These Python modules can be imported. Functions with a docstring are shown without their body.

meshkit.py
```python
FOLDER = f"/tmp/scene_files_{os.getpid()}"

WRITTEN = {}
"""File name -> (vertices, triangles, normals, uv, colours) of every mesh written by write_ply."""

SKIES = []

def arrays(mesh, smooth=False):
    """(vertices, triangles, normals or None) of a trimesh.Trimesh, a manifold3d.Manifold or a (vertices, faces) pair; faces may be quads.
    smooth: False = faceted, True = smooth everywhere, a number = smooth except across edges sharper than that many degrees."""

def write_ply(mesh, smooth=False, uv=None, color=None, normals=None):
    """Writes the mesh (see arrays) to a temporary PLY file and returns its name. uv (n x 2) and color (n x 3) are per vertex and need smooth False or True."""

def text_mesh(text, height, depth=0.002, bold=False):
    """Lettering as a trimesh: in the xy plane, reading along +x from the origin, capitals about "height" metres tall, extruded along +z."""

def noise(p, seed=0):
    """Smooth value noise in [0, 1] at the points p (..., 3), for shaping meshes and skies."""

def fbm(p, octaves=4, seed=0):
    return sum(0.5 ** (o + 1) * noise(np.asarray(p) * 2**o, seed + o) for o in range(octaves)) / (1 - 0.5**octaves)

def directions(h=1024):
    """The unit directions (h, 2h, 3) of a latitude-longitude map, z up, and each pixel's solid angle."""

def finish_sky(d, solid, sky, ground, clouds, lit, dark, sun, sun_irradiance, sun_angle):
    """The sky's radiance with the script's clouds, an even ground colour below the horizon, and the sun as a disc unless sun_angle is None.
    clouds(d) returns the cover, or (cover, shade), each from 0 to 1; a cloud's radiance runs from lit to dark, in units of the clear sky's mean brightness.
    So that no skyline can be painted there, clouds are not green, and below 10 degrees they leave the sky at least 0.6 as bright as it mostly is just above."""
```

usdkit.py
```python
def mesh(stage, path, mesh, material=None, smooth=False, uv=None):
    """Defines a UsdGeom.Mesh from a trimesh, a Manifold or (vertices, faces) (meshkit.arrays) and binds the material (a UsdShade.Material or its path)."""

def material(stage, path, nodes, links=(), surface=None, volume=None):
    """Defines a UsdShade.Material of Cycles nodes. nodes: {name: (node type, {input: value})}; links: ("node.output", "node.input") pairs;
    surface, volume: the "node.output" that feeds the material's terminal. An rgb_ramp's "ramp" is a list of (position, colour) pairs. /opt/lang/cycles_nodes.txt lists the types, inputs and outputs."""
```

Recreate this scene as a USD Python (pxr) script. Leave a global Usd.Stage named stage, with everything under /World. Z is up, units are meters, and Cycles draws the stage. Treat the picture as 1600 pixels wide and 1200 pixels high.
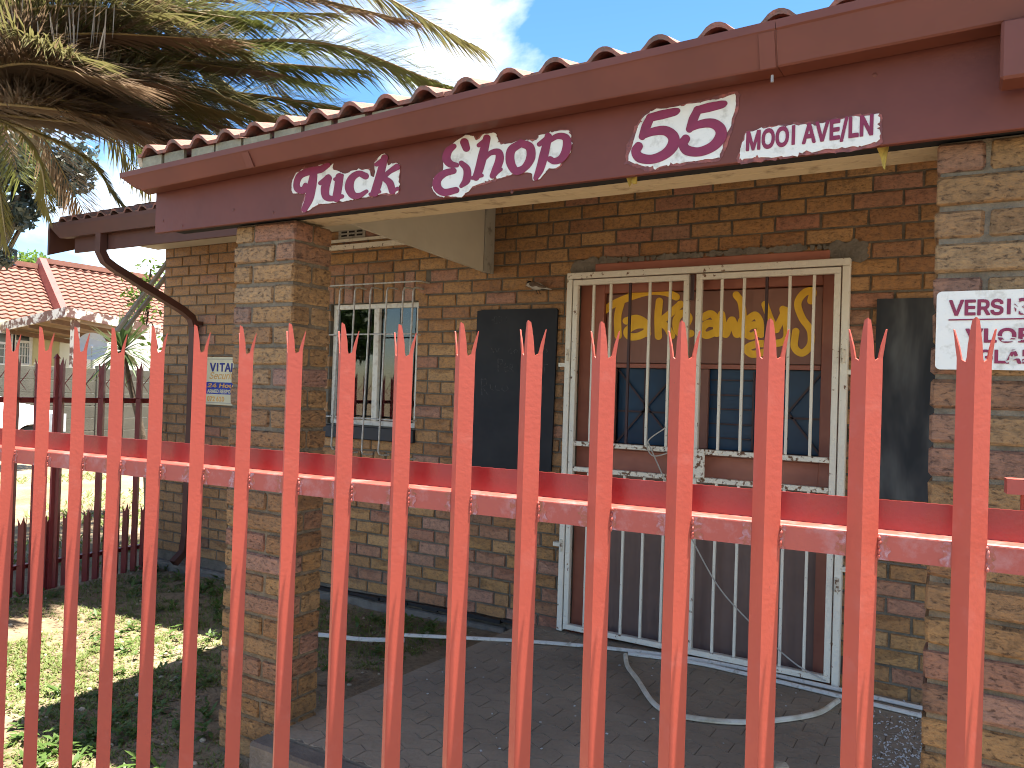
import math, random
import numpy as np, trimesh, usdkit, meshkit
from pxr import Usd, UsdGeom, UsdLux, UsdShade, Gf, Sdf, Vt
from shapely.geometry import Polygon, LineString, Point, box as sbox
from shapely.ops import unary_union
from shapely import affinity

stage = Usd.Stage.CreateInMemory()
UsdGeom.SetStageUpAxis(stage, UsdGeom.Tokens.z)
UsdGeom.SetStageMetersPerUnit(stage, 1.0)
UsdGeom.Xform.Define(stage, '/World')
UsdGeom.Scope.Define(stage, '/World/Looks')

# ------------------------------------------------------------------ camera, sky, sun, exposure
EXPOSURE = 2.3
CAMZ = 1.55
FPX, YAW, PITCH, ROLL = 1206.417, 0.530629, 0.009014, 0.031661
def _axes():
    cy, sy = math.cos(YAW), math.sin(YAW)
    f = np.array([-sy, cy, 0]); r = np.array([cy, sy, 0]); u = np.array([0, 0, 1.])
    f2 = f*math.cos(PITCH)+u*math.sin(PITCH); u2 = u*math.cos(PITCH)-f*math.sin(PITCH)
    return r*math.cos(ROLL)+u2*math.sin(ROLL), u2*math.cos(ROLL)-r*math.sin(ROLL), f2
RX, UX, FX = _axes()
cam = UsdGeom.Camera.Define(stage, '/World/camera')
M = Gf.Matrix4d(*RX, 0, *UX, 0, *(-FX), 0, 0, 0, CAMZ, 1)
cam.AddTransformOp().Set(M)
cam.CreateHorizontalApertureAttr(36.0); cam.CreateVerticalApertureAttr(27.0)
cam.CreateFocalLengthAttr(36.0*FPX/1600)
cam.CreateClippingRangeAttr(Gf.Vec2f(0.05, 2000))
cam.CreateExposureAttr(EXPOSURE)
SUN = np.array([0.20, 0.05, 1.0]); SUN /= np.linalg.norm(SUN)
SUN_EL, SUN_ROT = math.asin(SUN[2]), math.atan2(SUN[0], SUN[1])
sun = UsdLux.DistantLight.Define(stage, '/World/sun')
sun.CreateIntensityAttr(1.25); sun.CreateAngleAttr(0.53); sun.CreateNormalizeAttr(True)
sun.CreateColorAttr(Gf.Vec3f(1.0, 0.95, 0.87))
_z = SUN; _x = np.cross([0, 1, 0], _z); _x /= np.linalg.norm(_x); _y = np.cross(_z, _x)
sun.AddTransformOp().Set(Gf.Matrix4d(*_x, 0, *_y, 0, *_z, 0, 0, 0, 30, 1))
sky = UsdLux.DomeLight.Define(stage, '/World/sky')
SKYM = usdkit.material(stage, '/World/Looks/sky_with_clouds', {
    "tc": ("texture_coordinate", {}),
    "sky": ("sky_texture", {"sky_type": "single_scattering", "sun_disc": False, "sun_elevation": SUN_EL, "sun_rotation": SUN_ROT, "aerosol_density": 0.25, "air_density": 1.0}),
    "map": ("mapping", {"scale": (1.0, 1.0, 1.9), "location": (0.41, 4.39, -1.19)}),
    "n": ("noise_texture", {"scale": 2.1, "detail": 9.0, "roughness": 0.56, "distortion": 0.25}),
    "r": ("rgb_ramp", {"ramp": [(0.52, (0, 0, 0)), (0.61, (.6, .6, .6)), (0.72, (1, 1, 1))]}),
    "hs": ("hsv", {"saturation": 1.28}), "mx": ("mix_color", {"b": (7.6, 7.5, 7.4), "use_clamp": False}),
    "bg": ("background_shader", {"strength": 0.064})},
    [("tc.generated", "map.vector"), ("map.vector", "n.vector"), ("n.fac", "r.fac"), ("r.color", "mx.fac"), ("sky.color", "hs.color"), ("hs.color", "mx.a"), ("mx.result", "bg.color")], surface="bg.background")
UsdShade.MaterialBindingAPI.Apply(sky.GetPrim()).Bind(SKYM)
sky.GetPrim().SetCustomDataByKey('kind', 'structure')

def ray(px):
    return FX + (px[0]-800)/FPX*RX - (px[1]-600)/FPX*UX
def onY(px, Y):
    d = ray(px); q = d*(Y/d[1]); q[2] += CAMZ; return q
def onX(px, X):
    d = ray(px); q = d*(X/d[0]); q[2] += CAMZ; return q
def onZ(px, z):
    d = ray(px); q = d*((z-CAMZ)/d[2]); q[2] += CAMZ; return q
def at(px, dist):
    q = ray(px)*dist; q[2] += CAMZ; return q

# ------------------------------------------------------------------ materials
MATS = {}
def mat(name, nodes, links, surface='p.BSDF'):
    MATS[name] = usdkit.material(stage, '/World/Looks/'+name, nodes, links, surface=surface); return MATS[name]
def plain(name, col, rough=.6, var=.25, scale=9., bump=.0, bscale=60., spec=.4, col2=None, lo=.35, hi=.7, metallic=0., detail=6.):
    """a base colour with noise towards a second colour, and fine relief"""
    col2 = col2 or tuple(c*(1-var) for c in col)
    nodes = {"g": ("geometry", {}), "n": ("noise_texture", {"scale": scale, "detail": detail, "roughness": .62}),
             "r": ("rgb_ramp", {"ramp": [(lo, col2), (hi, col)]}),
             "p": ("principled_bsdf", {"roughness": rough, "specular_ior_level": spec, "metallic": metallic})}
    links = [("g.position", "n.vector"), ("n.fac", "r.fac"), ("r.color", "p.base_color")]
    if bump:
        nodes["n2"] = ("noise_texture", {"scale": bscale, "detail": 5.}); nodes["b"] = ("bump", {"strength": bump, "distance": .01})
        links += [("g.position", "n2.vector"), ("n2.fac", "b.height"), ("b.normal", "p.normal")]
    return mat(name, nodes, links)

def brick_mat(name, rnd, near=False):
    nodes = {"g": ("geometry", {}), "oi": ("object_info", {}),
        "wn": ("white_noise_texture", {"dimensions": "1D"}),
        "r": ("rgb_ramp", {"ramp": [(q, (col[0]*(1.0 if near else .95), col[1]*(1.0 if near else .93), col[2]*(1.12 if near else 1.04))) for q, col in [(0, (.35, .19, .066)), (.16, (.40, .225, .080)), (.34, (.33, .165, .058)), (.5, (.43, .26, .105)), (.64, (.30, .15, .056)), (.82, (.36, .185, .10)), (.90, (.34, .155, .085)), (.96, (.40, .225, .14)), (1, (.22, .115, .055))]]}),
        "n": ("noise_texture", {"scale": 34., "detail": 7., "roughness": .7}),
        "nr": ("rgb_ramp", {"ramp": [(.3, (.42, .40, .38)), (.5, (.95, .95, .95)), (.72, (1.3, 1.25, 1.15))]}),
        "m1": ("mix_color", {"blend_type": "multiply", "fac": .85, "use_clamp": False}),
        "mp": ("mapping", {"scale": (1., 1., 2.1)}),
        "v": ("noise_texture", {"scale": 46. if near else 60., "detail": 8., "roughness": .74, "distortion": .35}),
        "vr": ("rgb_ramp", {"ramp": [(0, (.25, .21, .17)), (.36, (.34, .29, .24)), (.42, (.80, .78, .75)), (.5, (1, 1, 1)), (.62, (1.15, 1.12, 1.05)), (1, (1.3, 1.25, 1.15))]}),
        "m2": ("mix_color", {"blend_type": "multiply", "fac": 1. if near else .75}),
        "big": ("noise_texture", {"scale": 1.3, "detail": 4.}),
        "bigr": ("rgb_ramp", {"ramp": [(.3, (.72, .70, .68)), (.65, (1, 1, 1))]}),
        "m3": ("mix_color", {"blend_type": "multiply", "fac": .8}),
        "vh": ("rgb_ramp", {"ramp": [(0, (0, 0, 0)), (.36, (.1, .1, .1)), (.43, (.6, .6, .6)), (.7, (1, 1, 1))]}),
        "ha": ("math", {"math_type": "multiply_add", "value2": 1.1}),
        "b": ("bump", {"strength": 1. if near else .65, "distance": .012 if near else .006}),
        "rr": ("rgb_ramp", {"ramp": [(.35, (.42, .42, .42)), (.6, (.85, .85, .85))]}),
        "p": ("principled_bsdf", {"roughness": .75, "specular_ior_level": .45})}
    links = [(rnd, "wn.w"), ("wn.value", "r.fac"), ("g.position", "n.vector"), ("n.fac", "nr.fac"), ("r.color", "m1.a"), ("nr.color", "m1.b"),
        ("g.position", "mp.vector"), ("mp.vector", "v.vector"), ("v.fac", "vr.fac"),
        ("m1.result", "m2.a"), ("vr.color", "m2.b"), ("g.position", "big.vector"), ("big.fac", "bigr.fac"), ("m2.result", "m3.a"), ("bigr.color", "m3.b"), ("m3.result", "p.base_color"),
        ("v.fac", "vh.fac"), ("n.fac", "ha.value1"), ("vh.color", "ha.value3"), ("ha.value", "b.height"), ("b.normal", "p.normal"), ("n.fac", "rr.fac"), ("rr.color", "p.roughness")]
    return mat(name, nodes, links)
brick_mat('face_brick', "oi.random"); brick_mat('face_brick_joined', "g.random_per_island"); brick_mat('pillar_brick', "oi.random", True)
plain('mortar', (.15, .125, .095), .95, .45, 14., .8, 90.)
plain('pillar_mortar', (.20, .15, .095), .95, .5, 18., .9, 90.)
plain('maroon_board', (.132, .034, .022), .55, .22, 3.5, .12, 30., .3, col2=(.104, .027, .018))
plain('maroon_gutter', (.130, .038, .023), .55, .2, 4., .06, 14., .3, col2=(.104, .031, .020))
plain('brown_gutter', (.080, .028, .018), .65, .2, 4., .06, 14.)
plain('dark_void', (.012, .010, .010), .9)
plain('cream_timber', (.50, .40, .25), .6, .3, 14., .5, 40., col2=(.24, .17, .10), lo=.30, hi=.46)
plain('ceiling_board', (.50, .45, .36), .8, .12, 2., .1, 40., col2=(.43, .38, .30))
plain('grey_batten', (.30, .275, .23), .7, .3, 20., .3, 60., col2=(.14, .12, .10), lo=.3, hi=.48)
plain('peeling_white', (.62, .57, .48), .6, .3, 30., .6, 50., col2=(.10, .075, .055), lo=.36, hi=.42)
plain('white_frame', (.60, .56, .47), .5, .2, 26., .25, 50., col2=(.42, .36, .28), lo=.3, hi=.5)
plain('gate_paint', (.60, .56, .48), .55, .3, 24., .5, 60., col2=(.13, .06, .03), lo=.335, hi=.375)
plain('rusty_white', (.60, .56, .47), .55, .3, 38., .6, 60., col2=(.12, .055, .025), lo=.40, hi=.46)
plain('white_bar', (.58, .54, .46), .5, .3, 45., .3, 60., col2=(.10, .05, .03), lo=.31, hi=.36)
plain('grille_silver', (.55, .54, .50), .4, .3, 40., .2, 60., col2=(.30, .28, .25))
plain('dark_bar', (.045, .02, .022), .5)
plain('door_red', (.34, .125, .078), .5, .25, 5., .2, 25., col2=(.26, .085, .056))
plain('door_panel', (.225, .102, .074), .55, .2, 4., .15, 25., col2=(.185, .083, .062))
plain('door_sheet', (.165, .105, .088), .5, .2, 4., .1, 25., col2=(.13, .082, .070))
plain('blue_board', (.006, .040, .085), .4, .4, 5., .05, 20., col2=(.004, .024, .058))
plain('yellow_paint', (.80, .47, .03), .55, .2, 12., .1, 50., col2=(.70, .38, .02))
plain('sign_white', (.60, .575, .50), .5, .12, 22., .15, 60., col2=(.36, .33, .26), lo=.28, hi=.46)
plain('sign_crimson', (.20, .011, .046), .45, .25, 25., .05, 60., col2=(.16, .010, .036))
plain('scraped_red', (.27, .075, .055), .6, .5, 35., .3, 60., col2=(.12, .035, .032), lo=.42, hi=.62)
plain('chalkboard', (.014, .015, .019), .75, .2, 2.2, .1, 40., .2, col2=(.025, .026, .029), lo=.35, hi=.65)
plain('chalk', (.065, .066, .068), .9, .5, 90., spec=.2, col2=(.022, .023, .026), lo=.4, hi=.7)
plain('tile_red', (.28, .11, .075), .85, .35, 22., .7, 80., col2=(.13, .085, .065), lo=.38, hi=.62)
plain('tile_end', (.17, .11, .085), .9, .4, 40., .8, 80.)
plain('eave_filler', (.27, .25, .165), .85, .4, 16., .5, 50.)
plain('slab', (.19, .148, .105), .9, .35, 3.5, .5, 70., col2=(.10, .08, .062), lo=.3, hi=.7)
plain('paver', (.30, .240, .170), .85, .45, 2.6, .8, 45., col2=(.195, .153, .108), lo=.3, hi=.7)
plain('step_concrete', (.17, .14, .11), .9, .35, 12., .8, 60.)
plain('plinth_plaster', (.19, .165, .135), .9, .4, 12., .8, 50.)
plain('black_strip', (.008, .008, .010), .5)
plain('hose_white', (.64, .62, .57), .45, .3, 30., .1, 50., col2=(.36, .33, .27), lo=.3, hi=.46)
plain('hose_grey', (.66, .62, .52), .6, .35, 7., .2, 50., col2=(.40, .34, .24), lo=.35, hi=.6)
plain('cable_white', (.42, .40, .36), .6)
plain('rag_yellow', (.44, .31, .06), .8, .4, 25., .4, 50.)
plain('vital_cream', (.56, .50, .33), .45, .12, 12.)
plain('vital_blue', (.012, .035, .26), .45)
plain('vital_navy', (.015, .018, .16), .45)
plain('vital_orange', (.60, .30, .07), .5)
plain('curtain', (.70, .72, .80), .9, .35, 3.)
plain('sill_blue', (.012, .018, .026), .35, .3, 10.)
plain('bird_brown', (.11, .07, .045), .8, .4, 60.); plain('bird_pale', (.42, .38, .33), .8); plain('bird_black', (.01, .009, .009), .6)
plain('precast', (.10, .094, .072), .9, .35, 2., .6, 40., col2=(.065, .062, .048)); plain('precast_post', (.26, .22, .14), .9, .3, 6., .4, 40.)  # panel tone darkened to carry the shade that lies on this wall
plain('neighbour_wall', (.62, .57, .33), .85, .08, 1.); plain('neighbour_wall_pale', (.74, .74, .66), .85, .08, 1.)
plain('neighbour_tile', (.235, .105, .072), .75, .4, 3., .2, 30., col2=(.18, .075, .055)); plain('verge_red', (.26, .075, .062), .6)
plain('carport_paint', (.62, .58, .50), .6, .3, 4.5, .3, 30., col2=(.13, .065, .05), lo=.46, hi=.52); plain('carport_brown', (.20, .12, .075), .7, .3, 8.)
plain('carport_sheet', (.30, .20, .12), .6, .3, 4.)
plain('dish_grey', (.50, .53, .55), .4, .1, 4.); plain('steel', (.35, .35, .35), .4, metallic=.6)
plain('window_dark', (.04, .05, .05), .15, spec=.8); plain('window_white', (.70, .70, .66), .5)
plain('car_white', (.78, .79, .80), .18, .03, 2., spec=.6); plain('tyre', (.018, .018, .018), .85); plain('rim', (.38, .38, .40), .3, metallic=.8); plain('car_trim', (.06, .065, .07), .5); plain('headlamp', (.5, .52, .55), .1)
plain('bark', (.13, .095, .065), .95, .5, 14., .9, 40.); plain('palm_rachis', (.26, .19, .075), .6, .4, 6.)
plain('shard_white', (.55, .55, .53), .3); plain('stone_pale', (.48, .40, .28), .9, .3, 20., .6, 60.)
plain('galvanised', (.30, .28, .26), .5)

def red_paint(name, a, b, chalk, lo=.52, hi=.72, rough=.38):
    mat(name, {"g": ("geometry", {}), "n": ("noise_texture", {"scale": 2.2, "detail": 5., "roughness": .6}), "r": ("rgb_ramp", {"ramp": [(.3, b), (.7, a)]}),
        "n2": ("noise_texture", {"scale": 17., "detail": 8., "roughness": .68}), "r2": ("rgb_ramp", {"ramp": [(lo, (0, 0, 0)), (hi, (.85, .85, .85))]}),
        "m": ("mix_color", {"b": chalk}), "n5": ("noise_texture", {"scale": 75., "detail": 6., "roughness": .7}), "r5": ("rgb_ramp", {"ramp": [(.685, (0, 0, 0)), (.72, (.8, .8, .8))]}), "m5": ("mix_color", {"b": (.13, .045, .022)}), "n3": ("noise_texture", {"scale": 120., "detail": 3.}), "b": ("bump", {"strength": .12, "distance": .003}),
        "rg": ("rgb_ramp", {"ramp": [(.35, (rough-.05,)*3), (.7, (rough+.18,)*3)]}), "p": ("principled_bsdf", {"specular_ior_level": .5})},
        [("g.position", "n.vector"), ("n.fac", "r.fac"), ("g.position", "n2.vector"), ("n2.fac", "r2.fac"), ("r.color", "m.a"), ("r2.color", "m.fac"), ("m.result", "m5.a"), ("g.position", "n5.vector"), ("n5.fac", "r5.fac"), ("r5.color", "m5.fac"), ("m5.result", "p.base_color"),
         ("g.position", "n3.vector"), ("n3.fac", "b.height"), ("b.normal", "p.normal"), ("n2.fac", "rg.fac"), ("rg.color", "p.roughness")])
red_paint('palisade_red', (.40, .064, .036), (.345, .053, .031), (.41, .105, .075), .56, .85, .5)
red_paint('palisade_rail_red', (.34, .060, .038), (.29, .050, .034), (.36, .15, .13), .50, .68, .48)
red_paint('palisade_flange_shaded_red', (.25, .020, .018), (.20, .017, .016), (.24, .05, .045), .6, .8, .32)  # deeper than the rail front: shade on the flange is put into its colour
red_paint('side_fence_red', (.20, .026, .026), (.15, .020, .022), (.23, .06, .055), .6, .9)

def leaf_mat(name, a, b, trans=.35, rough=.5, dead=None):
    ramp = [(0, a), (.55, b)] + ([(.75, dead), (1, dead)] if dead else [(1, tuple(min(1, c*1.25) for c in b))])
    mat(name, {"g": ("geometry", {}), "r": ("rgb_ramp", {"ramp": ramp}), "p": ("principled_bsdf", {"roughness": rough, "specular_ior_level": .45}),
        "t": ("translucent_bsdf", {}), "mx": ("mix_closure", {"fac": trans})},
        [("g.random_per_island", "r.fac"), ("r.color", "p.base_color"), ("r.color", "t.color"), ("p.BSDF", "mx.closure1"), ("t.BSDF", "mx.closure2")], surface="mx.closure")
leaf_mat('palm_green', (.13, .145, .035), (.22, .21, .06), .42, .33, (.27, .21, .11))
leaf_mat('palm_mixed', (.15, .135, .05), (.24, .195, .09), .42, .36, (.25, .165, .105))
leaf_mat('palm_dead', (.185, .125, .075), (.27, .20, .125), .4, .42, (.36, .30, .21))
leaf_mat('palm_yellow', (.22, .19, .05), (.28, .24, .07), .35, .42, (.2, .15, .07))
leaf_mat('leaf_blue', (.05, .065, .05), (.10, .115, .09), .25, .4)
leaf_mat('leaf_bright', (.12, .20, .03), (.20, .30, .05), .45)
leaf_mat('leaf_mid', (.06, .10, .022), (.11, .16, .035), .4)
leaf_mat('yucca_green', (.07, .11, .035), (.19, .22, .07), .3, .4, (.24, .20, .10))
leaf_mat('weed_green', (.085, .145, .03), (.16, .23, .05), .4, .5)
leaf_mat('grass_green', (.15, .19, .045), (.24, .265, .075), .4, .6, (.38, .33, .18))
leaf_mat('litter_brown', (.16, .11, .07), (.30, .235, .16), .1, .8)

mat('soil', {"g": ("geometry", {}), "n": ("noise_texture", {"scale": 1.1, "detail": 6., "roughness": .6}), "r": ("rgb_ramp", {"ramp": [(.3, (.17, .115, .066)), (.5, (.26, .195, .12)), (.7, (.34, .27, .175))]}),
    "n2": ("noise_texture", {"scale": 28., "detail": 8., "roughness": .72}), "r2": ("rgb_ramp", {"ramp": [(.3, (.5, .48, .45)), (.5, (.95, .95, .95)), (.7, (1.18, 1.15, 1.1))]}),
    "m": ("mix_color", {"blend_type": "multiply", "fac": .9, "use_clamp": False}), "n3": ("noise_texture", {"scale": 60., "detail": 8., "roughness": .7}), "b": ("bump", {"strength": .8, "distance": .02}),
    "p": ("principled_bsdf", {"roughness": .95, "specular_ior_level": .2})},
    [("g.position", "n.vector"), ("n.fac", "r.fac"), ("g.position", "n2.vector"), ("n2.fac", "r2.fac"), ("r.color", "m.a"), ("r2.color", "m.b"), ("m.result", "p.base_color"), ("g.position", "n3.vector"), ("n3.fac", "b.height"), ("b.normal", "p.normal")])
mat('pane_glass', {"f": ("fresnel", {"IOR": 1.75}), "t": ("transparent_bsdf", {"color": (.78, .82, .84)}), "gl": ("glossy_bsdf", {"roughness": .02, "color": (1, 1, 1)}), "mx": ("mix_closure", {})},
    [("f.fac", "mx.fac"), ("t.BSDF", "mx.closure1"), ("gl.BSDF", "mx.closure2")], surface="mx.closure")
mat('far_brick', {"g": ("geometry", {}), "s": ("separate_xyz", {}), "c": ("combine_xyz", {}), "bt": ("brick_texture", {"scale": 1., "brick_width": .232, "row_height": .085, "mortar_size": .005, "color1": (.30, .19, .09), "color2": (.24, .14, .07), "mortar": (.15, .13, .1)}), "p": ("principled_bsdf", {"roughness": .85})},
    [("g.position", "s.vector"), ("s.y", "c.x"), ("s.z", "c.y"), ("c.vector", "bt.vector"), ("bt.color", "p.base_color")])

# ------------------------------------------------------------------ helpers
NAMES = {}
def path_for(name, parent):
    base = (str(parent.GetPath()) if parent is not None else '/World')+'/'+name
    k = NAMES.get(base, 0); NAMES[base] = k+1
    return base if k == 0 else '%s_%03d' % (base, k)
def tag(p, label=None, cat=None, group=None, kind=None):
    for k, v in (('label', label), ('category', cat), ('group', group), ('kind', kind)):
        if v: p.SetCustomDataByKey(k, v)
    return p
def thing(name, label, cat, group=None, loc=(0, 0, 0)):
    x = UsdGeom.Xform.Define(stage, path_for(name, None))
    if tuple(loc) != (0, 0, 0): x.AddTranslateOp().Set(Gf.Vec3d(*map(float, loc)))
    return tag(x.GetPrim(), label, cat, group)
def part(name, parent, label=None, kind=None):
    return tag(UsdGeom.Xform.Define(stage, path_for(name, parent)).GetPrim(), label, None, None, kind)

class MB:
    """collects triangles, then makes them one Mesh prim"""
    def __init__(s): s.v = []; s.f = []; s.n = 0
    def add(s, v, f):
        v = np.asarray(v, float); f = np.asarray(f, int)
        if f.shape[1] == 4: f = np.vstack([f[:, [0, 1, 2]], f[:, [0, 2, 3]]])
        s.v.append(v); s.f.append(f+s.n); s.n += len(v); return s
    def tm(s, m): return s.add(m.vertices, m.faces)
    def box(s, lo, hi, R=None, bev=0.0):
        lo = np.asarray(lo, float); hi = np.asarray(hi, float)
        if bev > 0:
            c = (lo+hi)/2; h = (hi-lo)/2; bev = min(bev, *(h*.9)); pts = []
            for sx in (-1, 1):
                for sy in (-1, 1):
                    for sz in (-1, 1):
                        sg = np.array([sx, sy, sz])
                        for ax in range(3):
                            q = h.copy(); q = q-bev; q[ax] = h[ax]; pts.append(c+sg*q)
            m = trimesh.convex.convex_hull(np.array(pts)); return s.tm(m)
        v = np.array([[x, y, z] for x in (lo[0], hi[0]) for y in (lo[1], hi[1]) for z in (lo[2], hi[2])])
        return s.add(v, [[0, 1, 3, 2], [4, 6, 7, 5], [0, 4, 5, 1], [2, 3, 7, 6], [0, 2, 6, 4], [1, 5, 7, 3]])
    def obox(s, p0, p1, w, h, up=(0, 0, 1)):
        """a bar from p0 to p1, w wide across, h along up"""
        p0 = np.asarray(p0, float); p1 = np.asarray(p1, float); d = p1-p0; d /= np.linalg.norm(d)
        up = np.asarray(up, float); up = up-d*(up@d)
        if np.linalg.norm(up) < 1e-6: up = np.array([0, 1., 0])-d*d[1]
        up /= np.linalg.norm(up); sd = np.cross(d, up)
        v = [p+sd*a*w/2+up*b*h/2 for p in (p0, p1) for a, b in ((-1, -1), (1, -1), (1, 1), (-1, 1))]
        return s.add(v, [[0, 3, 2, 1], [4, 5, 6, 7], [0, 1, 5, 4], [1, 2, 6, 5], [2, 3, 7, 6], [3, 0, 4, 7]])
    def tube(s, pts, r, n=8, cap=True):
        P = np.asarray(pts, float); m = len(P); rr = np.full(m, r, float) if np.ndim(r) == 0 else np.asarray(r, float)
        T = np.gradient(P, axis=0); T /= np.maximum(np.linalg.norm(T, axis=1, keepdims=True), 1e-9)
        a = np.array([0, 0, 1.]) if abs(T[0][2]) < .9 else np.array([0, 1., 0]); V = []
        u = np.cross(T[0], a); u /= np.linalg.norm(u)
        for i in range(m):
            u = u-T[i]*(u@T[i]); u /= np.linalg.norm(u); w = np.cross(T[i], u)
            for k in range(n):
                t = 2*math.pi*k/n; V.append(P[i]+rr[i]*(math.cos(t)*u+math.sin(t)*w))
        F = [[i*n+k, i*n+(k+1) % n, (i+1)*n+(k+1) % n, (i+1)*n+k] for i in range(m-1) for k in range(n)]
        s.add(V, F)
        if cap:
            s.add(V[:n]+[P[0]], [[(k+1) % n, k, n] for k in range(n)]); s.add(V[-n:]+[P[-1]], [[k, (k+1) % n, n] for k in range(n)])
        return s
    def poly(s, shape, o, u, v, depth):
        """extrudes a shapely shape lying in the plane o + a*u + b*v by depth along u x v"""
        o, u, v = (np.asarray(q, float) for q in (o, u, v)); n = np.cross(u, v)
        for g in getattr(shape, 'geoms', [shape]):
            if g.is_empty or g.area < 1e-9 or g.geom_type != 'Polygon': continue
            m = trimesh.creation.extrude_polygon(g, abs(depth), engine='earcut'); q = m.vertices
            f = m.faces if depth > 0 else m.faces[:, ::-1]
            s.add(o+q[:, :1]*u+q[:, 1:2]*v+q[:, 2:3]*n*np.sign(depth), f)
        return s
    def build(s, name, material, parent=None, smooth=False, label=None, cat=None, group=None, kind=None):
        v = np.vstack(s.v); f = np.vstack(s.f)
        p = usdkit.mesh(stage, path_for(name, parent), (v, f), MATS[material], smooth=smooth).GetPrim()
        return tag(p, label, cat, group, kind)
def spline(pts, n=40):
    P = np.asarray(pts, float); P = np.vstack([2*P[0]-P[1], P, 2*P[-1]-P[-2]]); out = []; m = len(P)-3
    for t in np.linspace(0, m-1e-9, n):
        i = int(t); f = t-i; a, b, c, d = P[i:i+4]
        out.append(.5*((2*b)+(-a+c)*f+(2*a-5*b+4*c-d)*f*f+(-a+3*b-3*c+d)*f**3))
    return np.array(out)
def text_shape(text, bold=True):
    m = meshkit.text_mesh(text, 1.0, .01, bold)
    m.merge_vertices(); tris = m.triangles[(np.abs(m.face_normals[:, 2]-1) < .01)]
    sh = unary_union([Polygon(t[:, :2]).buffer(.002) for t in tris if Polygon(t[:, :2]).area > 1e-8])
    wI = np.ptp(meshkit.text_mesh('I', 1.0, .01, bold).vertices[:, 0])
    for k, ch in enumerate(text):          # a plain upright capital I
        if ch == 'I':
            r_ = meshkit.text_mesh(text[:k+1], 1.0, .01, bold).vertices[:, 0].max()
            sh = sh.difference(sbox(r_-wI-.012, -.3, r_+.012, 1.4)).union(sbox(r_-wI*.5-.095, 0, r_-wI*.5+.095, 1.02))
    return sh
def fit_shape(sh, x0, x1, z0, z1, slant=0.):
    if slant: sh = affinity.skew(sh, xs=slant)
    a, b, c, d = sh.bounds
    return affinity.affine_transform(sh, [(x1-x0)/(c-a), 0, 0, (z1-z0)/(d-b), x0-a*(x1-x0)/(c-a), z0-b*(z1-z0)/(d-b)])
def ragged(sh, amt, rng, step=.01):
    """a torn outline: mostly smooth runs, here and there a chip"""
    out = []
    for g in getattr(sh, 'geoms', [sh]):
        L = g.exterior.length; d = 0.; P = []; off = 0.
        while d < L:
            q = g.exterior.interpolate(d); e = g.exterior.interpolate(min(L, d+.004)); t = np.array([e.x-q.x, e.y-q.y]); t /= max(1e-9, np.linalg.norm(t))
            off = .75*off+rng.uniform(-1, 1)*amt*.6
            o_ = off+(rng.uniform(-2.2, 1.6)*amt if rng.random() < .14 else 0)
            P.append((q.x-t[1]*o_, q.y+t[0]*o_)); d += step*rng.choice((.35, .6, 1., 1.7))
        out.append(Polygon(P).buffer(0))
    return unary_union(out)

RNG = random.Random(55)
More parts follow.
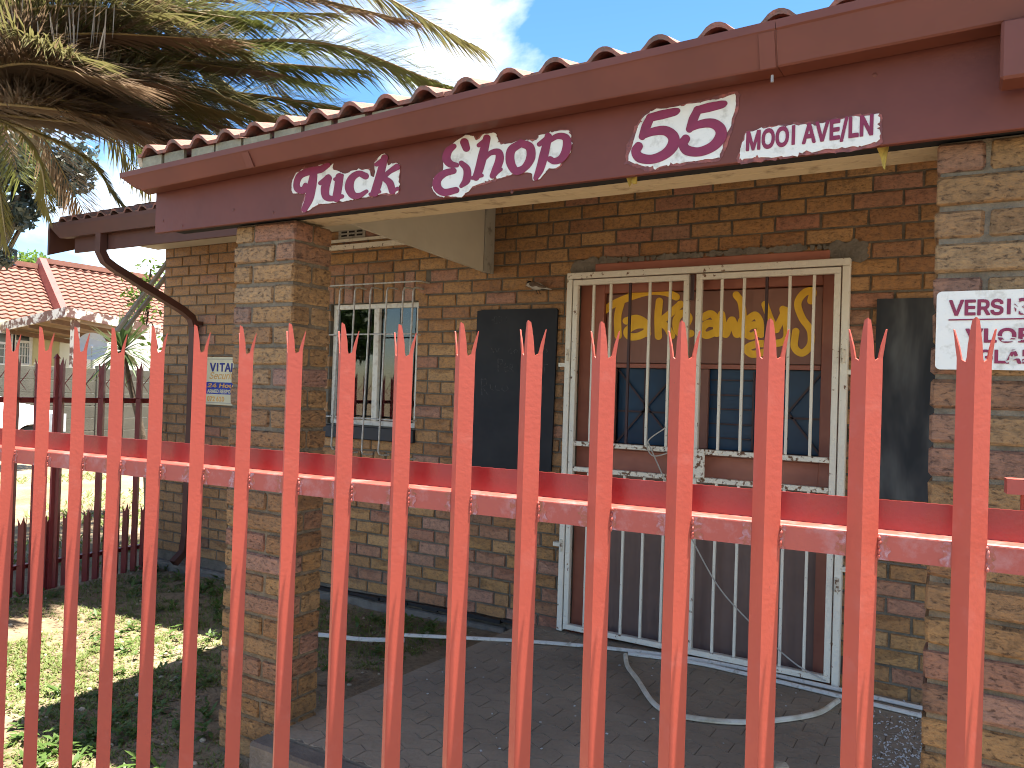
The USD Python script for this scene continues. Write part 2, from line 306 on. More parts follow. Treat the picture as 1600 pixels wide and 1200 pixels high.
# ------------------------------------------------------------------ ground
def ground_z(x, y):
    x = np.asarray(x, float); y = np.asarray(y, float)
    z = -.085*np.clip((-x-2.4)/3.6, 0, 1)-.02*np.clip((-x-7)/6, 0, 1)
    return z
def graded(lo, hi, a, b, fine):
    inner = np.arange(a, b+1e-6, fine)
    far = np.cumsum(fine*1.35**np.arange(1, 60)); r = b+far; l = a-far
    return np.concatenate([l[l > lo][::-1], inner, r[r < hi]])
gx = graded(-400, 400, -9, 2.5, .07); gy = graded(-400, 400, .8, 5.2, .07)
GX, GY = np.meshgrid(gx, gy, indexing='ij')
P3 = np.stack([GX*2.3, GY*2.3, GX*0], -1)
GZ = ground_z(GX, GY)+(meshkit.fbm(P3, 4, 3)-.5)*.05*np.clip(1.5-np.hypot(GX+3, GY-3)/25, .3, 1)
street = (GY < .9) & (GY > -9); GZ = np.where(street, np.minimum(GZ, -.12), GZ); under = (GX > -2.5) & (GY > 2.0) & (GY < 6); GZ = np.where(under, np.minimum(GZ, -.02), GZ)
nx, ny = GX.shape; ii = np.arange(nx*ny).reshape(nx, ny)
F = np.stack([ii[:-1, :-1], ii[1:, :-1], ii[1:, 1:], ii[:-1, 1:]], -1).reshape(-1, 4)
MB().add(np.stack([GX, GY, GZ], -1).reshape(-1, 3), F).build('ground', 'soil', None, True, kind='structure')
def gz(x, y):
    i = np.clip(np.searchsorted(gx, x), 0, nx-1); j = np.clip(np.searchsorted(gy, y), 0, ny-1)
    return float(GZ[i, j])

mat('asphalt', {"g": ("geometry", {}), "n": ("noise_texture", {"scale": 40., "detail": 8., "roughness": .75}), "r": ("rgb_ramp", {"ramp": [(.3, (.035, .034, .033)), (.7, (.075, .072, .068))]}), "b": ("bump", {"strength": .5, "distance": .01}), "p": ("principled_bsdf", {"roughness": .9})},
    [("g.position", "n.vector"), ("n.fac", "r.fac"), ("r.color", "p.base_color"), ("n.fac", "b.height"), ("b.normal", "p.normal")])
plain('pavement_grey', (.13, .112, .09), .9, .35, 3., .6, 50., col2=(.085, .074, .06))
def sheet(x0, x1, y0, y1, z, name, m_):
    xs = np.linspace(x0, x1, 60); ys = np.linspace(y0, y1, 8); A_, B_ = np.meshgrid(xs, ys, indexing='ij'); q = np.arange(480).reshape(60, 8)
    return MB().add(np.stack([A_, B_, ground_z(A_, B_)*np.clip(1+(B_-.9)/3, 0, 1)+z], -1).reshape(-1, 3), np.stack([q[:-1, :-1], q[1:, :-1], q[1:, 1:], q[:-1, 1:]], -1).reshape(-1, 4)).build(name, m_, None, kind='structure')
sheet(-45, 45, -1.6, .95, .035, 'pavement', 'pavement_grey')  # out of view; dull pavement added to cut bounce light on the fence
MB().box((-45, -1.75, -.2), (45, -1.605, .04), bev=.02).build('kerb', 'step_concrete', None, kind='structure')
sheet(-60, 60, -8.5, -1.7, -.05+.07, 'road', 'asphalt')  # out of view; dark asphalt added to lower the ambient light
# ------------------------------------------------------------------ the shop building
WY = 4.291            # face of the brick wall
Z0 = 2.707; CO = .085
shop = thing('shop_building', 'yellow face brick tuck shop with maroon fascia board and tiled porch roof', 'shop')
BR = []               # (centre, [mesh, material]) of the wall's bricks
def brick(mb, o, u, n, w, h, rng, depth=.05, ch=.005, jit=.0025, grid=None):
    """a brick: front face w x h in the plane through o (lower left corner) with axis u, z up and outward normal n"""
    o, u, n = (np.asarray(q, float) for q in (o, u, n)); z = np.array([0, 0, 1.])
    j = lambda: rng.uniform(-jit, jit)
    ring = [(0, 0), (w, 0), (w, h), (0, h)]
    V = [o+u*a+z*b-n*depth for a, b in ring]
    V += [o+u*(a+j())+z*(b+j())-n*ch for a, b in ring]
    inn = [(ch, ch), (w-ch, ch), (w-ch, h-ch), (ch, h-ch)]
    proud = rng.uniform(-.002, .003)
    V += [o+u*(a+j())+z*(b+j())+n*(proud+j()) for a, b in inn]
    F = []
    for b in (0, 4):
        for k in range(4): F.append([b+k, b+(k+1) % 4, b+4+(k+1) % 4, b+4+k])
    V.append(o+u*(w/2+j()*4)+z*(h/2+j()*2)+n*(proud+.002+j()))
    mb.add(V, F); base = mb.n-13
    mb.f.append(np.array([[8+k, 8+(k+1) % 4, 12] for k in range(4)])+base)
    return mb

WIN = (-4.115, -3.295, 1.265, 2.155)       # x0, x1, z0, z1
DOOR = (-2.075, -.55, .06, 2.262)
rng = random.Random(7)
XL, XR = -6.1, 1.6
spec = []
n = 0
def cut(x0, x1, z0, z1):
    """what is left of a brick once window and door are cut out"""
    segs = [(x0, x1)]
    for a, b, c, d in (WIN, DOOR):
        if z1 > c+.02 and z0 < d-.02:
            ns = []
            for s0, s1 in segs:
                if s1 <= a or s0 >= b: ns.append((s0, s1))
                else:
                    if s0 < a: ns.append((s0, a))
                    if s1 > b: ns.append((b, s1))
            segs = ns
    return [q for q in segs if q[1]-q[0] > .03]
for n in range(-1, 33):
    zt = Z0-CO*n-.006; zb = Z0-CO*(n+1)+.005
    if zb < .0: continue
    off = (-.299 if n % 2 else -.420)+(rng.uniform(-.012, .012)) + .0
    k0 = int(math.floor((XL-off)/.232))-1
    x = off+.232*k0
    while x < XR:
        w = .232+rng.uniform(-.004, .004); segs0 = [(x, x+w)]
        if rng.random() < .05: segs0 = [(x, x+w*.5), (x+w*.5, x+w)]
        for a, b in segs0:
            a2, b2 = max(a, XL), min(b, XR)
            if b2-a2 < .04: continue
            if n in (4, 5) and WIN[0]-.05 < (a2+b2)/2 < WIN[1]+.03: continue   # soldier course over the window
            for s0, s1 in cut(a2+.006, b2-.006, zb, zt): spec.append((s0, s1, zb, zt))
        x += w
x = WIN[0]-.06
while x < WIN[1]+.04:
    spec.append((x+.005, x+.088, WIN[3]+.004, Z0-CO*4-.004)); x += .094
def shows(s):
    c = np.array([(s[0]+s[1])/2, WY, (s[2]+s[3])/2-CAMZ]); d = c@FX
    px = 800+FPX*(c@RX)/d; py = 600-FPX*(c@UX)/d
    if px < 235 or px > 1470 or py > 1110: return 0
    if 330 < px < 512 and py > 340: return 0
    top = 345-(px-500)*.113
    if py < top: return 0
    if 505 < px < 785 and py < 345+(px-545)*.37: return 0
    if 735 < px < 870 and 480 < py < 735: return 0
    if 1372 < px < 1470 and 465 < py < 785: return 0
    return (s[1]-s[0])*(s[3]-s[2])*(FPX/d)**2
spec.sort(key=shows, reverse=True)
wall = part('wall', shop)
for s in spec[:300]:
    brick(MB(), (s[0], WY, s[2]), (1, 0, 0), (0, -1, 0), s[1]-s[0], s[3]-s[2], rng).build('brick', 'face_brick', wall)
m = MB()
for s in spec[300:]: brick(m, (s[0], WY, s[2]), (1, 0, 0), (0, -1, 0), s[1]-s[0], s[3]-s[2], rng)
m.build('other_bricks', 'face_brick_joined', wall, kind='stuff')
m = MB(); y0, y1 = WY+.007, WY+.22
xs = [XL, WIN[0], WIN[1], DOOR[0], DOOR[1], XR]
m.box((xs[0], y0, -.1), (xs[1], y1, 2.95)); m.box((xs[1], y0, -.1), (xs[2], y1, WIN[2])); m.box((xs[1], y0, WIN[3]), (xs[2], y1, 2.95))
m.box((xs[2], y0, -.1), (xs[3], y1, 2.95)); m.box((xs[3], y0, DOOR[3]), (xs[4], y1, 2.95)); m.box((xs[4], y0, -.1), (xs[5], y1, 2.95))
m.build('mortar', 'mortar', wall)
MB().box((XL, WY+.22, -.1), (XL+.2, 10, 2.9)).box((XR-.2, WY+.22, -.1), (XR, 10, 2.9)).box((XL, 10, -.1), (XR, 10.2, 2.9)).build('side_and_rear_wall', 'far_brick', shop)
# plinth: rough plaster at the foot of the wall, black damp-proof strip sticking out above it
m = MB(); P = []
m.box((XL-.02, WY-.035, -.12), (-4.14, WY+.01, -.005), bev=.01).build('plinth', 'plinth_plaster', shop)
MB().box((-4.14, WY-.02, -.1), (-2.5, WY+.01, .03), bev=.01).build('plinth', 'plinth_plaster', shop)
m = MB(); r2 = random.Random(3)
for k in range(14):
    a = -4.15+k*.125; m.box((a, WY-.030-r2.uniform(0, .02), .030+r2.uniform(-.006, .006)+k*.003), (a+.124, WY+.004, .049+k*.003+r2.uniform(0, .006)))
m.build('damp_proof_strip', 'black_strip', shop)

# pillars
PZ = 2.13
def pillar(x0, w, y0, dep, ztop_k, zlow, label):
    p = part('pillar', shop, label); r = random.Random(int(x0*100)+77)
    k = -1
    while True:
        zt = PZ-CO*k-.007; zb = PZ-CO*(k+1)+.006
        if zb < zlow: break
        h = zt-zb; A = (k % 2 == 0) == (label is not None and 'sign' in label)
        hw = .106
        jx = r.uniform(-.004, .004)
        # header on the left with a stretcher beside it, or the other way round
        if (k % 2) != 0: cols = [(0, hw, True), (hw+.011, w, False)]
        else: cols = [(0, w-hw-.011, False), (w-hw, w, True)]
        for a, b, through in cols:
            mb = MB(); j = r.uniform(-.004, .004)
            if through:
                side = brick_block(mb, x0+a, x0+b, y0+j, y0+dep, zb, zt, r)
                mb.build('brick', 'pillar_brick', p)
            else:
                brick_block(mb, x0+a, x0+b, y0+j, y0+dep/2-.005, zb, zt, r); mb.build('brick', 'pillar_brick', p)
                mb = MB(); brick_block(mb, x0+a+r.uniform(-.004, .004), x0+b, y0+dep/2+.006, y0+dep, zb, zt, r); mb.build('brick', 'pillar_brick', p)
        k += 1
    MB().box((x0+.009, y0+.009, zlow-.2), (x0+w-.009, y0+dep-.009, PZ+CO-.004)).build('mortar', 'pillar_mortar', p)
    return p
def brick_block(mb, xa, xb, ya, yb, za, zb, r):
    """a whole brick with worn, uneven edges"""
    lo = np.array([xa, ya, za]); hi = np.array([xb, yb, zb]); c = (lo+hi)/2; h = (hi-lo)/2; V = []; bev = .007
    for sx in (-1, 1):
        for sy in (-1, 1):
            for sz in (-1, 1):
                sg = np.array([sx, sy, sz])
                for ax in range(3):
                    q = h-bev*r.uniform(.6, 1.5); q[ax] = h[ax]+r.uniform(-.002, .002); V.append(c+sg*q)
    mb.tm(trimesh.convex.convex_hull(np.array(V)))
pillar(-2.687, .352, 2.218, .216, 0, -.03, 'porch pillar standing at the free corner of the floor')
pillar(-.075, .46, 2.218, .216, 0, -.03, 'porch pillar that carries the white warning sign')

# porch front: beam, fascia, gutter
MB().box((-2.66, 2.262, 2.217), (1.6, 2.326, 2.33), bev=.004).box((-2.66, 2.331, 2.2195), (1.6, 2.405, 2.33), bev=.004).build('beam', 'cream_timber', shop)
MB().box((-3.08, 2.172, 2.2165), (1.6, 2.2605, 2.40)).build('beam_void', 'dark_void', shop)  # solid near-black box; the shade under the beam is put into its colour
fb = part('fascia_board', shop)
FY = 2.15
MB().box((-3.135, FY, 2.203), (-1.475, FY+.02, 2.56), bev=.002).build('board', 'maroon_board', fb)
MB().box((-1.4725, FY, 2.203), (1.6, FY+.02, 2.56), bev=.002).build('board', 'maroon_board', fb)
m = MB()
for px in ((365, 328), (255, 345), (285, 353), (1367, 117), (427, 332), (800, 300), (1120, 230)):
    q = onY(px, FY); m.tm(trimesh.creation.icosphere(1, .006).apply_scale((1, .4, 1)).apply_translation((q[0], FY, q[2])))
m.build('bolts', 'maroon_gutter', fb)
def crv(x, pts): return float(np.interp(x, [p[0] for p in pts], [p[1] for p in pts]))
TOPZ = [(-3.42, 2.504), (-2.18, 2.531), (-1.35, 2.563), (-.66, 2.577), (-.26, 2.589), (.4, 2.606), (1.7, 2.63)]
BOTZ = [(-3.27, 2.407), (-2.08, 2.436), (-.98, 2.449), (-.45, 2.452), (.06, 2.462), (1.7, 2.50)]
def gutter(name, xa, xb, n):
    m = MB(); V = []
    xs = np.linspace(xa, xb, n)
    for i, x in enumerate(xs):
        yt, yb = 2.025, 2.062
        sl = .10 if (i == 0 and xa < -3) else .0
        zt = CAMZ+(crv(x*FY/yt, TOPZ)-CAMZ)*yt/FY; zb = CAMZ+(crv(x*FY/yb, BOTZ)-CAMZ)*yb/FY
        prof = [(x, 2.14, zt+.01), (x+sl*.4, 2.14, zb+.004), (x+sl, yb+.006, zb), (x+sl, yb, zb+.004), (x+sl*.15, yt+.006, zt-.026), (x+sl*.05, yt, zt-.022), (x, yt, zt), (x, yt+.012, zt+.001), (x, yt+.012, zt-.02), (x+sl*.6, yb+.004, zb+.012), (x+sl*.4, 2.134, zb+.014), (x, 2.134, zt+.008)]
        V += prof
    c = 12
    F = [[i*c+k, i*c+(k+1) % c, (i+1)*c+(k+1) % c, (i+1)*c+k] for i in range(n-1) for k in range(c)]
    m.add(V, F)
    if xa < -3:      # closed end
        e = [V[k] for k in (0, 1, 2, 6)]; m.add(e, [[0, 1, 2, 3]])
    m.add(V[-c:], [[0, 1, 10, 11], [1, 2, 9, 10], [2, 4, 8, 9], [4, 6, 7, 8]])
    return m.build(name, 'maroon_gutter', shop, 25)
gutter('gutter', -3.215, -.44, 14); gutter('gutter', -.4385, 1.6, 8)
# joint straps
for x in (-.463, -2.42):
    zt = CAMZ+(crv(x*1.06, TOPZ)-CAMZ)*.942; zb = CAMZ+(crv(x*1.05, BOTZ)-CAMZ)*.959
    MB().add([(x-.02, 2.0585, zb-.001), (x+.02, 2.0585, zb-.001), (x+.02, 2.0275, zt-.027), (x-.02, 2.0275, zt-.027), (x-.02, 2.0625, zb-.003), (x+.02, 2.0625, zb-.003), (x+.02, 2.031, zt-.027), (x-.02, 2.031, zt-.027)], [[0, 1, 2, 3], [0, 4, 5, 1], [1, 5, 6, 2], [3, 7, 4, 0]]).build('gutter_strap', 'maroon_gutter', shop)
MB().tube([(-.455, 2.075, 2.40), (-.455, 2.075, 2.382)], .004, 6).build('gutter_bolt', 'galvanised', shop)
# outlet stub of the gutter at the right
MB().box((.052, 2.035, 2.285), (.15, 2.12, 2.42), bev=.006).build('gutter_outlet', 'maroon_gutter', shop)
# porch side boarding from the front beam to the wall
MB().add([(-2.68, 2.42, 2.385), (-2.68, 4.155, 2.312), (-2.68, 4.155, 2.80), (-2.68, 2.42, 2.458), (-2.70, 2.42, 2.385), (-2.70, 4.155, 2.312), (-2.70, 4.155, 2.80), (-2.70, 2.42, 2.458)], [[0, 1, 2, 3], [4, 7, 6, 5], [0, 4, 5, 1], [1, 5, 6, 2], [2, 6, 7, 3], [3, 7, 4, 0]]).build('side_boarding', 'ceiling_board', shop)
MB().box((-2.70, 4.16, 2.308), (-2.672, 4.245, 2.80), bev=.003).box((-2.70, 4.247, 2.312), (-2.681, 4.285, 2.80)).build('cover_batten', 'grey_batten', shop)
MB().add([(-3.1, 2.3, 2.44), (1.6, 2.3, 2.44), (1.6, WY, 2.84), (-3.1, WY, 2.84), (-3.1, 2.3, 2.46), (1.6, 2.3, 2.46), (1.6, WY, 2.86), (-3.1, WY, 2.86)], [[0, 3, 2, 1], [4, 5, 6, 7], [0, 1, 5, 4], [3, 7, 6, 2], [0, 4, 7, 3], [1, 2, 6, 5]]).build('porch_ceiling', 'ceiling_board', shop)
# moulding strips and air vent on the wall behind the pillar
MB().box((-4.30, WY-.03, 2.555), (-2.70, WY-.002, 2.592), bev=.003).build('moulding', 'peeling_white', shop)
MB().box((-4.30, WY-.022, 2.612), (-2.70, WY-.002, 2.634), bev=.003).build('moulding', 'white_frame', shop)
vent = MB().box((-4.05, WY-.012, 2.635), (-3.79, WY-.001, 2.715), bev=.002).build('air_vent', 'grey_batten', shop)
for r_ in range(2):
    for c_ in range(3):
        MB().box((-4.02+c_*.075, WY-.0135, 2.652+r_*.026), (-3.965+c_*.075, WY-.011, 2.665+r_*.026)).build('slot', 'dark_void', vent)

# tiles: two rolls each
TW = .334
def tile_mesh(x, y, z, pitch, L=.40, w=TW, rollh=.033, thick=.014, seg=24):
    c, s = math.cos(pitch), math.sin(pitch); V = []
    for t, dz in ((0, .016), (L, 0)):
        for side in (0, 1):
            for k in range(seg+1):
                a = k/seg*w; ph = (a/(w/2)) % 1.0
                hgt = rollh*max(0, math.sin(math.pi*(ph-.22)/.56))**.62 if .22 < ph < .78 else 0
                zz = hgt+dz-(thick if side else 0); V.append((x+a, y+t*c-zz*s, z+t*s+zz*c))
    n = seg+1; F = []
    for k in range(seg):
        F.append([k, k+1, 2*n+k+1, 2*n+k]); F.append([n+k+1, n+k, 3*n+k, 3*n+k+1]); F.append([k+1, k, n+k, n+k+1])
    F += [[0, 2*n, 3*n, n], [seg, n+seg, 3*n+seg, 2*n+seg]]
    return MB().add(V, F)
PP = math.radians(17)
pr = part('porch_roof', shop)
r3 = random.Random(12)
for row in range(6):
    for col in range(14):
        x = -3.20+col*TW+.001; t = row*.33
        tile_mesh(x+r3.uniform(-.003, .003), 2.10+t*math.cos(PP), 2.530+t*math.sin(PP)+r3.uniform(0, .004), PP+r3.uniform(-.006, .006), w=TW-.003).build('roof_tile', 'tile_red', pr, 40)
m = MB()
for col in range(28):   # eaves filler, piece by piece, under the tiles' lower edge
    x = -3.20+col*.167; r_ = r3.random()
    m.box((x+r3.uniform(0, .02), 2.112, 2.46), (x+.160-r3.uniform(0, .03), 2.125, 2.534+r3.uniform(-.006, .004)))
m.build('eaves_filler', 'eave_filler', pr, kind='stuff')
m = MB()
t = 6*.33
m.add([(-3.2, 2.13, 2.515), (1.57, 2.13, 2.515), (1.57, 2.13+3.2*math.cos(PP), 2.515+3.2*math.sin(PP)), (-3.2, 2.13+3.2*math.cos(PP), 2.515+3.2*math.sin(PP))], [[0, 1, 2, 3]]).build('roof_deck', 'tile_end', pr)
MB().obox((-3.215, 2.12, 2.528), (-3.215, 2.12+2.2*math.cos(PP), 2.528+2.2*math.sin(PP)), .028, .05).build('verge_mortar', 'stone_pale', pr)
MB().obox((-3.10, 2.16, 2.45), (-3.10, 4.28, 2.45+2.12*math.tan(PP)), .022, .20).build('verge_board', 'maroon_board', pr)

# main roof's eave at the left
HP = math.radians(21)
hr = part('main_roof', shop)
for row in range(3):
    for col in range(10):
        x = -6.17+col*TW; t = row*.33
        if x > -3.2: continue
        tile_mesh(x, 3.39+t*math.cos(HP), 2.745+t*math.sin(HP)+r3.uniform(0, .004), HP, w=TW-.003).build('roof_tile', 'tile_red', hr, 40)
L = 7.2
MB().add([(-6.25, 3.42, 2.73), (1.6, 3.42, 2.73), (1.6, 3.42+L*math.cos(HP)*.5, 2.73+L*.5*math.sin(HP)), (-6.25, 3.42+L*.5*math.cos(HP), 2.73+L*.5*math.sin(HP)), (-6.25, 3.42+L*math.cos(HP), 2.73), (1.6, 3.42+L*math.cos(HP), 2.73)], [[0, 1, 2, 3], [3, 2, 5, 4]]).build('roof_deck', 'tile_end', hr)
MB().box((-5.99, 3.43, 2.515), (-3.10, 3.45, 2.72), bev=.002).build('fascia', 'brown_gutter', hr)
g = MB(); V = []
for x in (-6.19, -3.06):
    V += [(x, 3.425, 2.735), (x+(.10 if x < -6 else 0), 3.425, 2.628), (x+(.10 if x < -6 else 0), 3.37, 2.625), (x, 3.345, 2.712), (x, 3.345, 2.738), (x, 3.355, 2.738)]
F = [[k, (k+1) % 6, 6+(k+1) % 6, 6+k] for k in range(6)]+[[0, 1, 2, 3], [0, 3, 4, 5]]
g.add(V, F).build('eave_gutter', 'brown_gutter', hr)
MB().add([(-6.24, 3.36, 2.50), (-6.24, 3.36, 2.75), (-6.24, 6.7, 2.75+3.34*math.tan(HP)), (-6.24, 6.7, 2.50+3.34*math.tan(HP)), (-6.215, 3.36, 2.50), (-6.215, 3.36, 2.75), (-6.215, 6.7, 2.75+3.34*math.tan(HP)), (-6.215, 6.7, 2.50+3.34*math.tan(HP))], [[0, 1, 2, 3], [4, 7, 6, 5], [0, 4, 5, 1], [1, 5, 6, 2], [3, 2, 6, 7], [0, 3, 7, 4]]).build('barge_board', 'brown_gutter', hr)
MB().box((-6.2, 3.452, 2.70), (-3.1, WY-.001, 2.715)).build('soffit', 'ceiling_board', hr)
# grey boards of the lean-to at the side of the building
MB().obox((-6.17, 4.45, 2.72), (-6.62, 4.20, 1.98), .03, .035, up=(1, 0, 0)).obox((-6.22, 4.52, 2.66), (-6.65, 4.30, 2.0), .03, .03, up=(1, 0, 0)).build('lean_to_board', 'grey_batten', shop)
# downpipe
pipe = [(-5.585, 3.395, 2.63), (-5.585, 3.395, 2.49), (-5.585, 3.43, 2.43), (-5.585, 3.50, 2.39), (-5.585, 4.10, 2.135), (-5.585, 4.19, 2.08), (-5.585, 4.225, 2.0), (-5.585, 4.23, 1.2), (-5.60, 4.23, .25), (-5.60, 4.21, .12), (-5.60, 4.12, .04)]
V = []; m = MB()
Ps = np.array(pipe); T = np.gradient(Ps, axis=0); T /= np.linalg.norm(T, axis=1, keepdims=True)
for p_, t_ in zip(Ps, T):
    sd = np.array([1., 0, 0]); nn = np.cross(t_, sd)
    for a, b in ((-1, -1), (1, -1), (1, 1), (-1, 1)): V.append(p_+sd*a*.032+nn*b*.027)
m.add(V, [[i*4+k, i*4+(k+1) % 4, i*4+4+(k+1) % 4, i*4+4+k] for i in range(len(Ps)-1) for k in range(4)])
dp = m.build('downpipe', 'brown_gutter', shop)
MB().box((-5.625, 4.195, 2.02), (-5.545, 4.28, 2.05)).build('bracket', 'brown_gutter', dp)

# ---------------- window
w = part('window', shop)
def frame_rect(m, x0, x1, z0, z1, t, y0, y1):
    m.box((x0, y0, z0), (x1, y1, z0+t), bev=.002); m.box((x0, y0, z1-t), (x1, y1, z1), bev=.002)
    m.box((x0, y0+.001, z0+t), (x0+t, y1-.001, z1-t), bev=.002); m.box((x1-t, y0+.001, z0+t), (x1, y1-.001, z1-t), bev=.002); return m
m = frame_rect(MB(), WIN[0]+.002, WIN[1]-.002, WIN[2]+.002, WIN[3]-.002, .035, WY+.035, WY+.075)
m.box((-3.715, WY+.030, WIN[2]+.037), (-3.665, WY+.078, WIN[3]-.037), bev=.003)
m.build('frame', 'white_frame', w)
for a, b in ((WIN[0]+.037, -3.717), (-3.663, WIN[1]-.037)):
    MB().box((a, WY+.055, WIN[2]+.037), (b, WY+.059, WIN[3]-.037)).build('pane', 'pane_glass', w)
V = []
for i in range(90):
    x = WIN[0]+.02+i*(WIN[1]-WIN[0]-.04)/89; y = WY+.105+.014*math.sin(i*.9)+.006*math.sin(i*2.3); V += [(x, y, WIN[2]), (x, y, WIN[3])]
MB().add(V, [[2*i, 2*i+2, 2*i+3, 2*i+1] for i in range(89)]).build('curtain', 'curtain', w, True)
MB().box((WIN[0], WY+.30, WIN[2]-.05), (WIN[1], WY+.32, WIN[3]+.05)).build('dark_room', 'dark_void', w)
sill = MB().box((WIN[0]-.01, WY-.03, WIN[2]-.10), (WIN[1]+.01, WY+.03, WIN[2]-.006), bev=.006)
sill.build('sill', 'sill_blue', w)
bars = part('burglar_guard', w)
BY = 4.17
for (xt, xb, yb) in ((531.6, 517.5, 703), (555, 541, 708), (579.4, 565, 711), (605, 591, 712), (630.4, 616, 716), (646, 632, 718)):
    a = onY((xt, 448), BY); b = onY((xb, yb), BY)
    MB().tube([(a[0], WY-.005, a[2]-.002), (a[0], BY+.05, a[2]), (a[0], BY+.012, a[2]-.008), (a[0], BY, a[2]-.03), (b[0], BY, b[2]+.03), (b[0], BY+.012, b[2]+.008), (b[0], BY+.05, b[2]), (b[0], WY-.005, b[2])], .0065, 8).build('bar', 'grille_silver', bars, 50)
for y, x0, x1 in ((447, 513, 656), (523, 512, 642), (650, 506, 636)):
    a = onY((x0, y), BY+.013); b = onY((x1, y), BY+.013)
    MB().tube([(a[0], WY-.003, a[2]), (a[0], BY+.03, a[2]), (a[0]+.02, BY+.013, a[2]), (b[0]-.02, BY+.013, a[2]), (b[0], BY+.03, a[2]), (b[0], WY-.003, a[2])], .0055, 8).build('cross_rod', 'grille_silver', bars, 50)

# ---------------- door with the painted panel, and the white security gate before it
d = part('door', shop)
DX0, DX1, DZ0, DZ1 = DOOR; DY = WY+.09
MB().box((DX0, DY-.03, DZ0), (-1.915, DY+.04, DZ1), bev=.003).box((-.66, DY-.03, DZ0), (DX1, DY+.04, DZ1), bev=.003).box((-1.9145, DY-.03, 2.165), (-.6605, DY+.04, DZ1), bev=.003).build('door_frame', 'door_red', d)
panel = MB().box((-1.91, DY, 1.742), (-.665, DY+.02, 2.16), bev=.002).build('sign_panel', 'door_panel', d)
MB().box((-1.91, DY-.012, 1.712), (-.665, DY+.02, 1.738), bev=.002).build('rail', 'door_red', d)
MB().box((-1.455, DY-.005, 1.255), (-1.265, DY+.02, 1.71), bev=.002).build('stile', 'door_panel', d)
MB().box((-1.91, DY-.005, 1.255), (-1.835, DY+.02, 1.71), bev=.002).build('stile', 'door_panel', d)
MB().box((-1.91, DY-.012, 1.215), (-.665, DY+.02, 1.253), bev=.002).build('rail', 'door_panel', d)
MB().box((-1.9135, DY-.014, 1.085), (-.6615, DY+.02, 1.2145), bev=.002).build('middle_panel', 'door_red', d)
MB().box((-1.834, DY+.045, 1.254), (-.662, DY+.055, 1.711)).build('blue_panel', 'blue_board', d)
gr = part('window_grille', d)
def flat(p, q, t=.011): MB().obox((p[0], DY+.03, p[1]), (q[0], DY+.03, q[1]), .006, t, up=(0, 0, 1) if abs(p[0]-q[0]) > .02 else (1, 0, 0)).build('grille_bar', 'dark_bar', gr)
for x0, x1 in ((-1.832, -1.458), (-1.0, -.664)):
    flat((x0, 1.26), (x1, 1.70)); flat((x0, 1.70), (x1, 1.26)); flat((x0, 1.45), (x1, 1.45))
flat((-1.66, 1.26), (-1.66, 1.70)); flat((-1.02, 1.26), (-1.02, 1.70))
for z in (1.32, 1.40, 1.485, 1.565, 1.65): flat((-1.262, z), (-1.03, z), .008)
V = []; F = []
for i in range(61):
    x = -1.912+i*1.25/60; y = DY+(.004*math.sin(i*1.5)); V += [(x, y, .09), (x, y, 1.214)]
MB().add(V, [[2*i, 2*i+2, 2*i+3, 2*i+1] for i in range(60)]).build('lower_sheet', 'door_sheet', d, 40)
MB().box((DX0, DY+.1, DZ0), (DX1, DY+.12, DZ1)).build('inner_board', 'dark_void', d)

def brush(pts, r, n=50, k=1.):
    """a brush stroke: the hull chain of discs along a spline; r may vary"""
    P = spline(pts, n) if len(pts) > 2 else np.linspace(pts[0], pts[1], 12); rr = (np.interp(np.linspace(0, 1, len(P)), np.linspace(0, 1, len(r)), r) if np.ndim(r) else np.full(len(P), r))*k
    c = [Point(*p).buffer(q, 8) for p, q in zip(P, rr)]
    return unary_union([unary_union([a, b]).convex_hull for a, b in zip(c[:-1], c[1:])]).simplify(.12)
def to_plane(sh, fx, Y):
    """a traced shape -> metres on the wall plane at depth Y"""
    from shapely.ops import transform
    def f(x, y):
        q = [onY(fx(a, b), Y) for a, b in zip(np.atleast_1d(x), np.atleast_1d(y))]
        return [k[0] for k in q], [k[2] for k in q]
    return transform(f, sh).buffer(0)
tk = lambda a, b: (880+a/3.3333, 380+b/3.3333)
S = []
R_ = 19
for pts in ([(185, 375), (255, 322), (350, 280), (450, 252), (530, 255), (590, 280)], [(305, 300), (285, 380), (287, 482)],
    [(330, 405), (385, 392), (432, 420), (440, 470)], [(432, 425), (380, 428), (335, 455), (345, 485), (390, 485), (435, 465)],
    [(502, 303), (494, 390), (497, 485)], [(612, 318), (560, 365), (505, 410)], [(512, 410), (545, 445), (565, 482)],
    [(590, 440), (640, 420), (655, 385), (620, 365), (590, 400), (595, 455), (630, 480), (665, 470)],
    [(730, 385), (770, 368), (798, 400), (800, 470)], [(798, 420), (750, 420), (722, 455), (745, 480), (790, 465)],
    [(825, 370), (845, 475), (880, 400), (905, 475), (930, 405)], [(902, 270), (928, 310), (938, 395), (935, 480)],
    [(960, 400), (1000, 375), (1025, 410), (1030, 475)], [(1025, 425), (975, 430), (950, 460), (975, 485), (1020, 465)],
    [(1052, 320), (1075, 385), (1105, 450)], [(1158, 350), (1110, 450)], [(1145, 345), (1165, 440), (1160, 500), (1110, 522), (1010, 525), (958, 548), (985, 578), (1060, 565)],
    [(1290, 300), (1300, 250), (1255, 260), (1222, 315), (1245, 390), (1288, 455), (1288, 530), (1245, 572), (1205, 540), (1212, 460)]):
    S.append(brush(pts, R_))
MB().poly(to_plane(unary_union(S), tk, DY), (0, DY-.001, 0), (1, 0, 0), (0, 0, 1), .0025).build('takeaways_lettering', 'yellow_paint', d, label='yellow hand-painted word Takeaways')

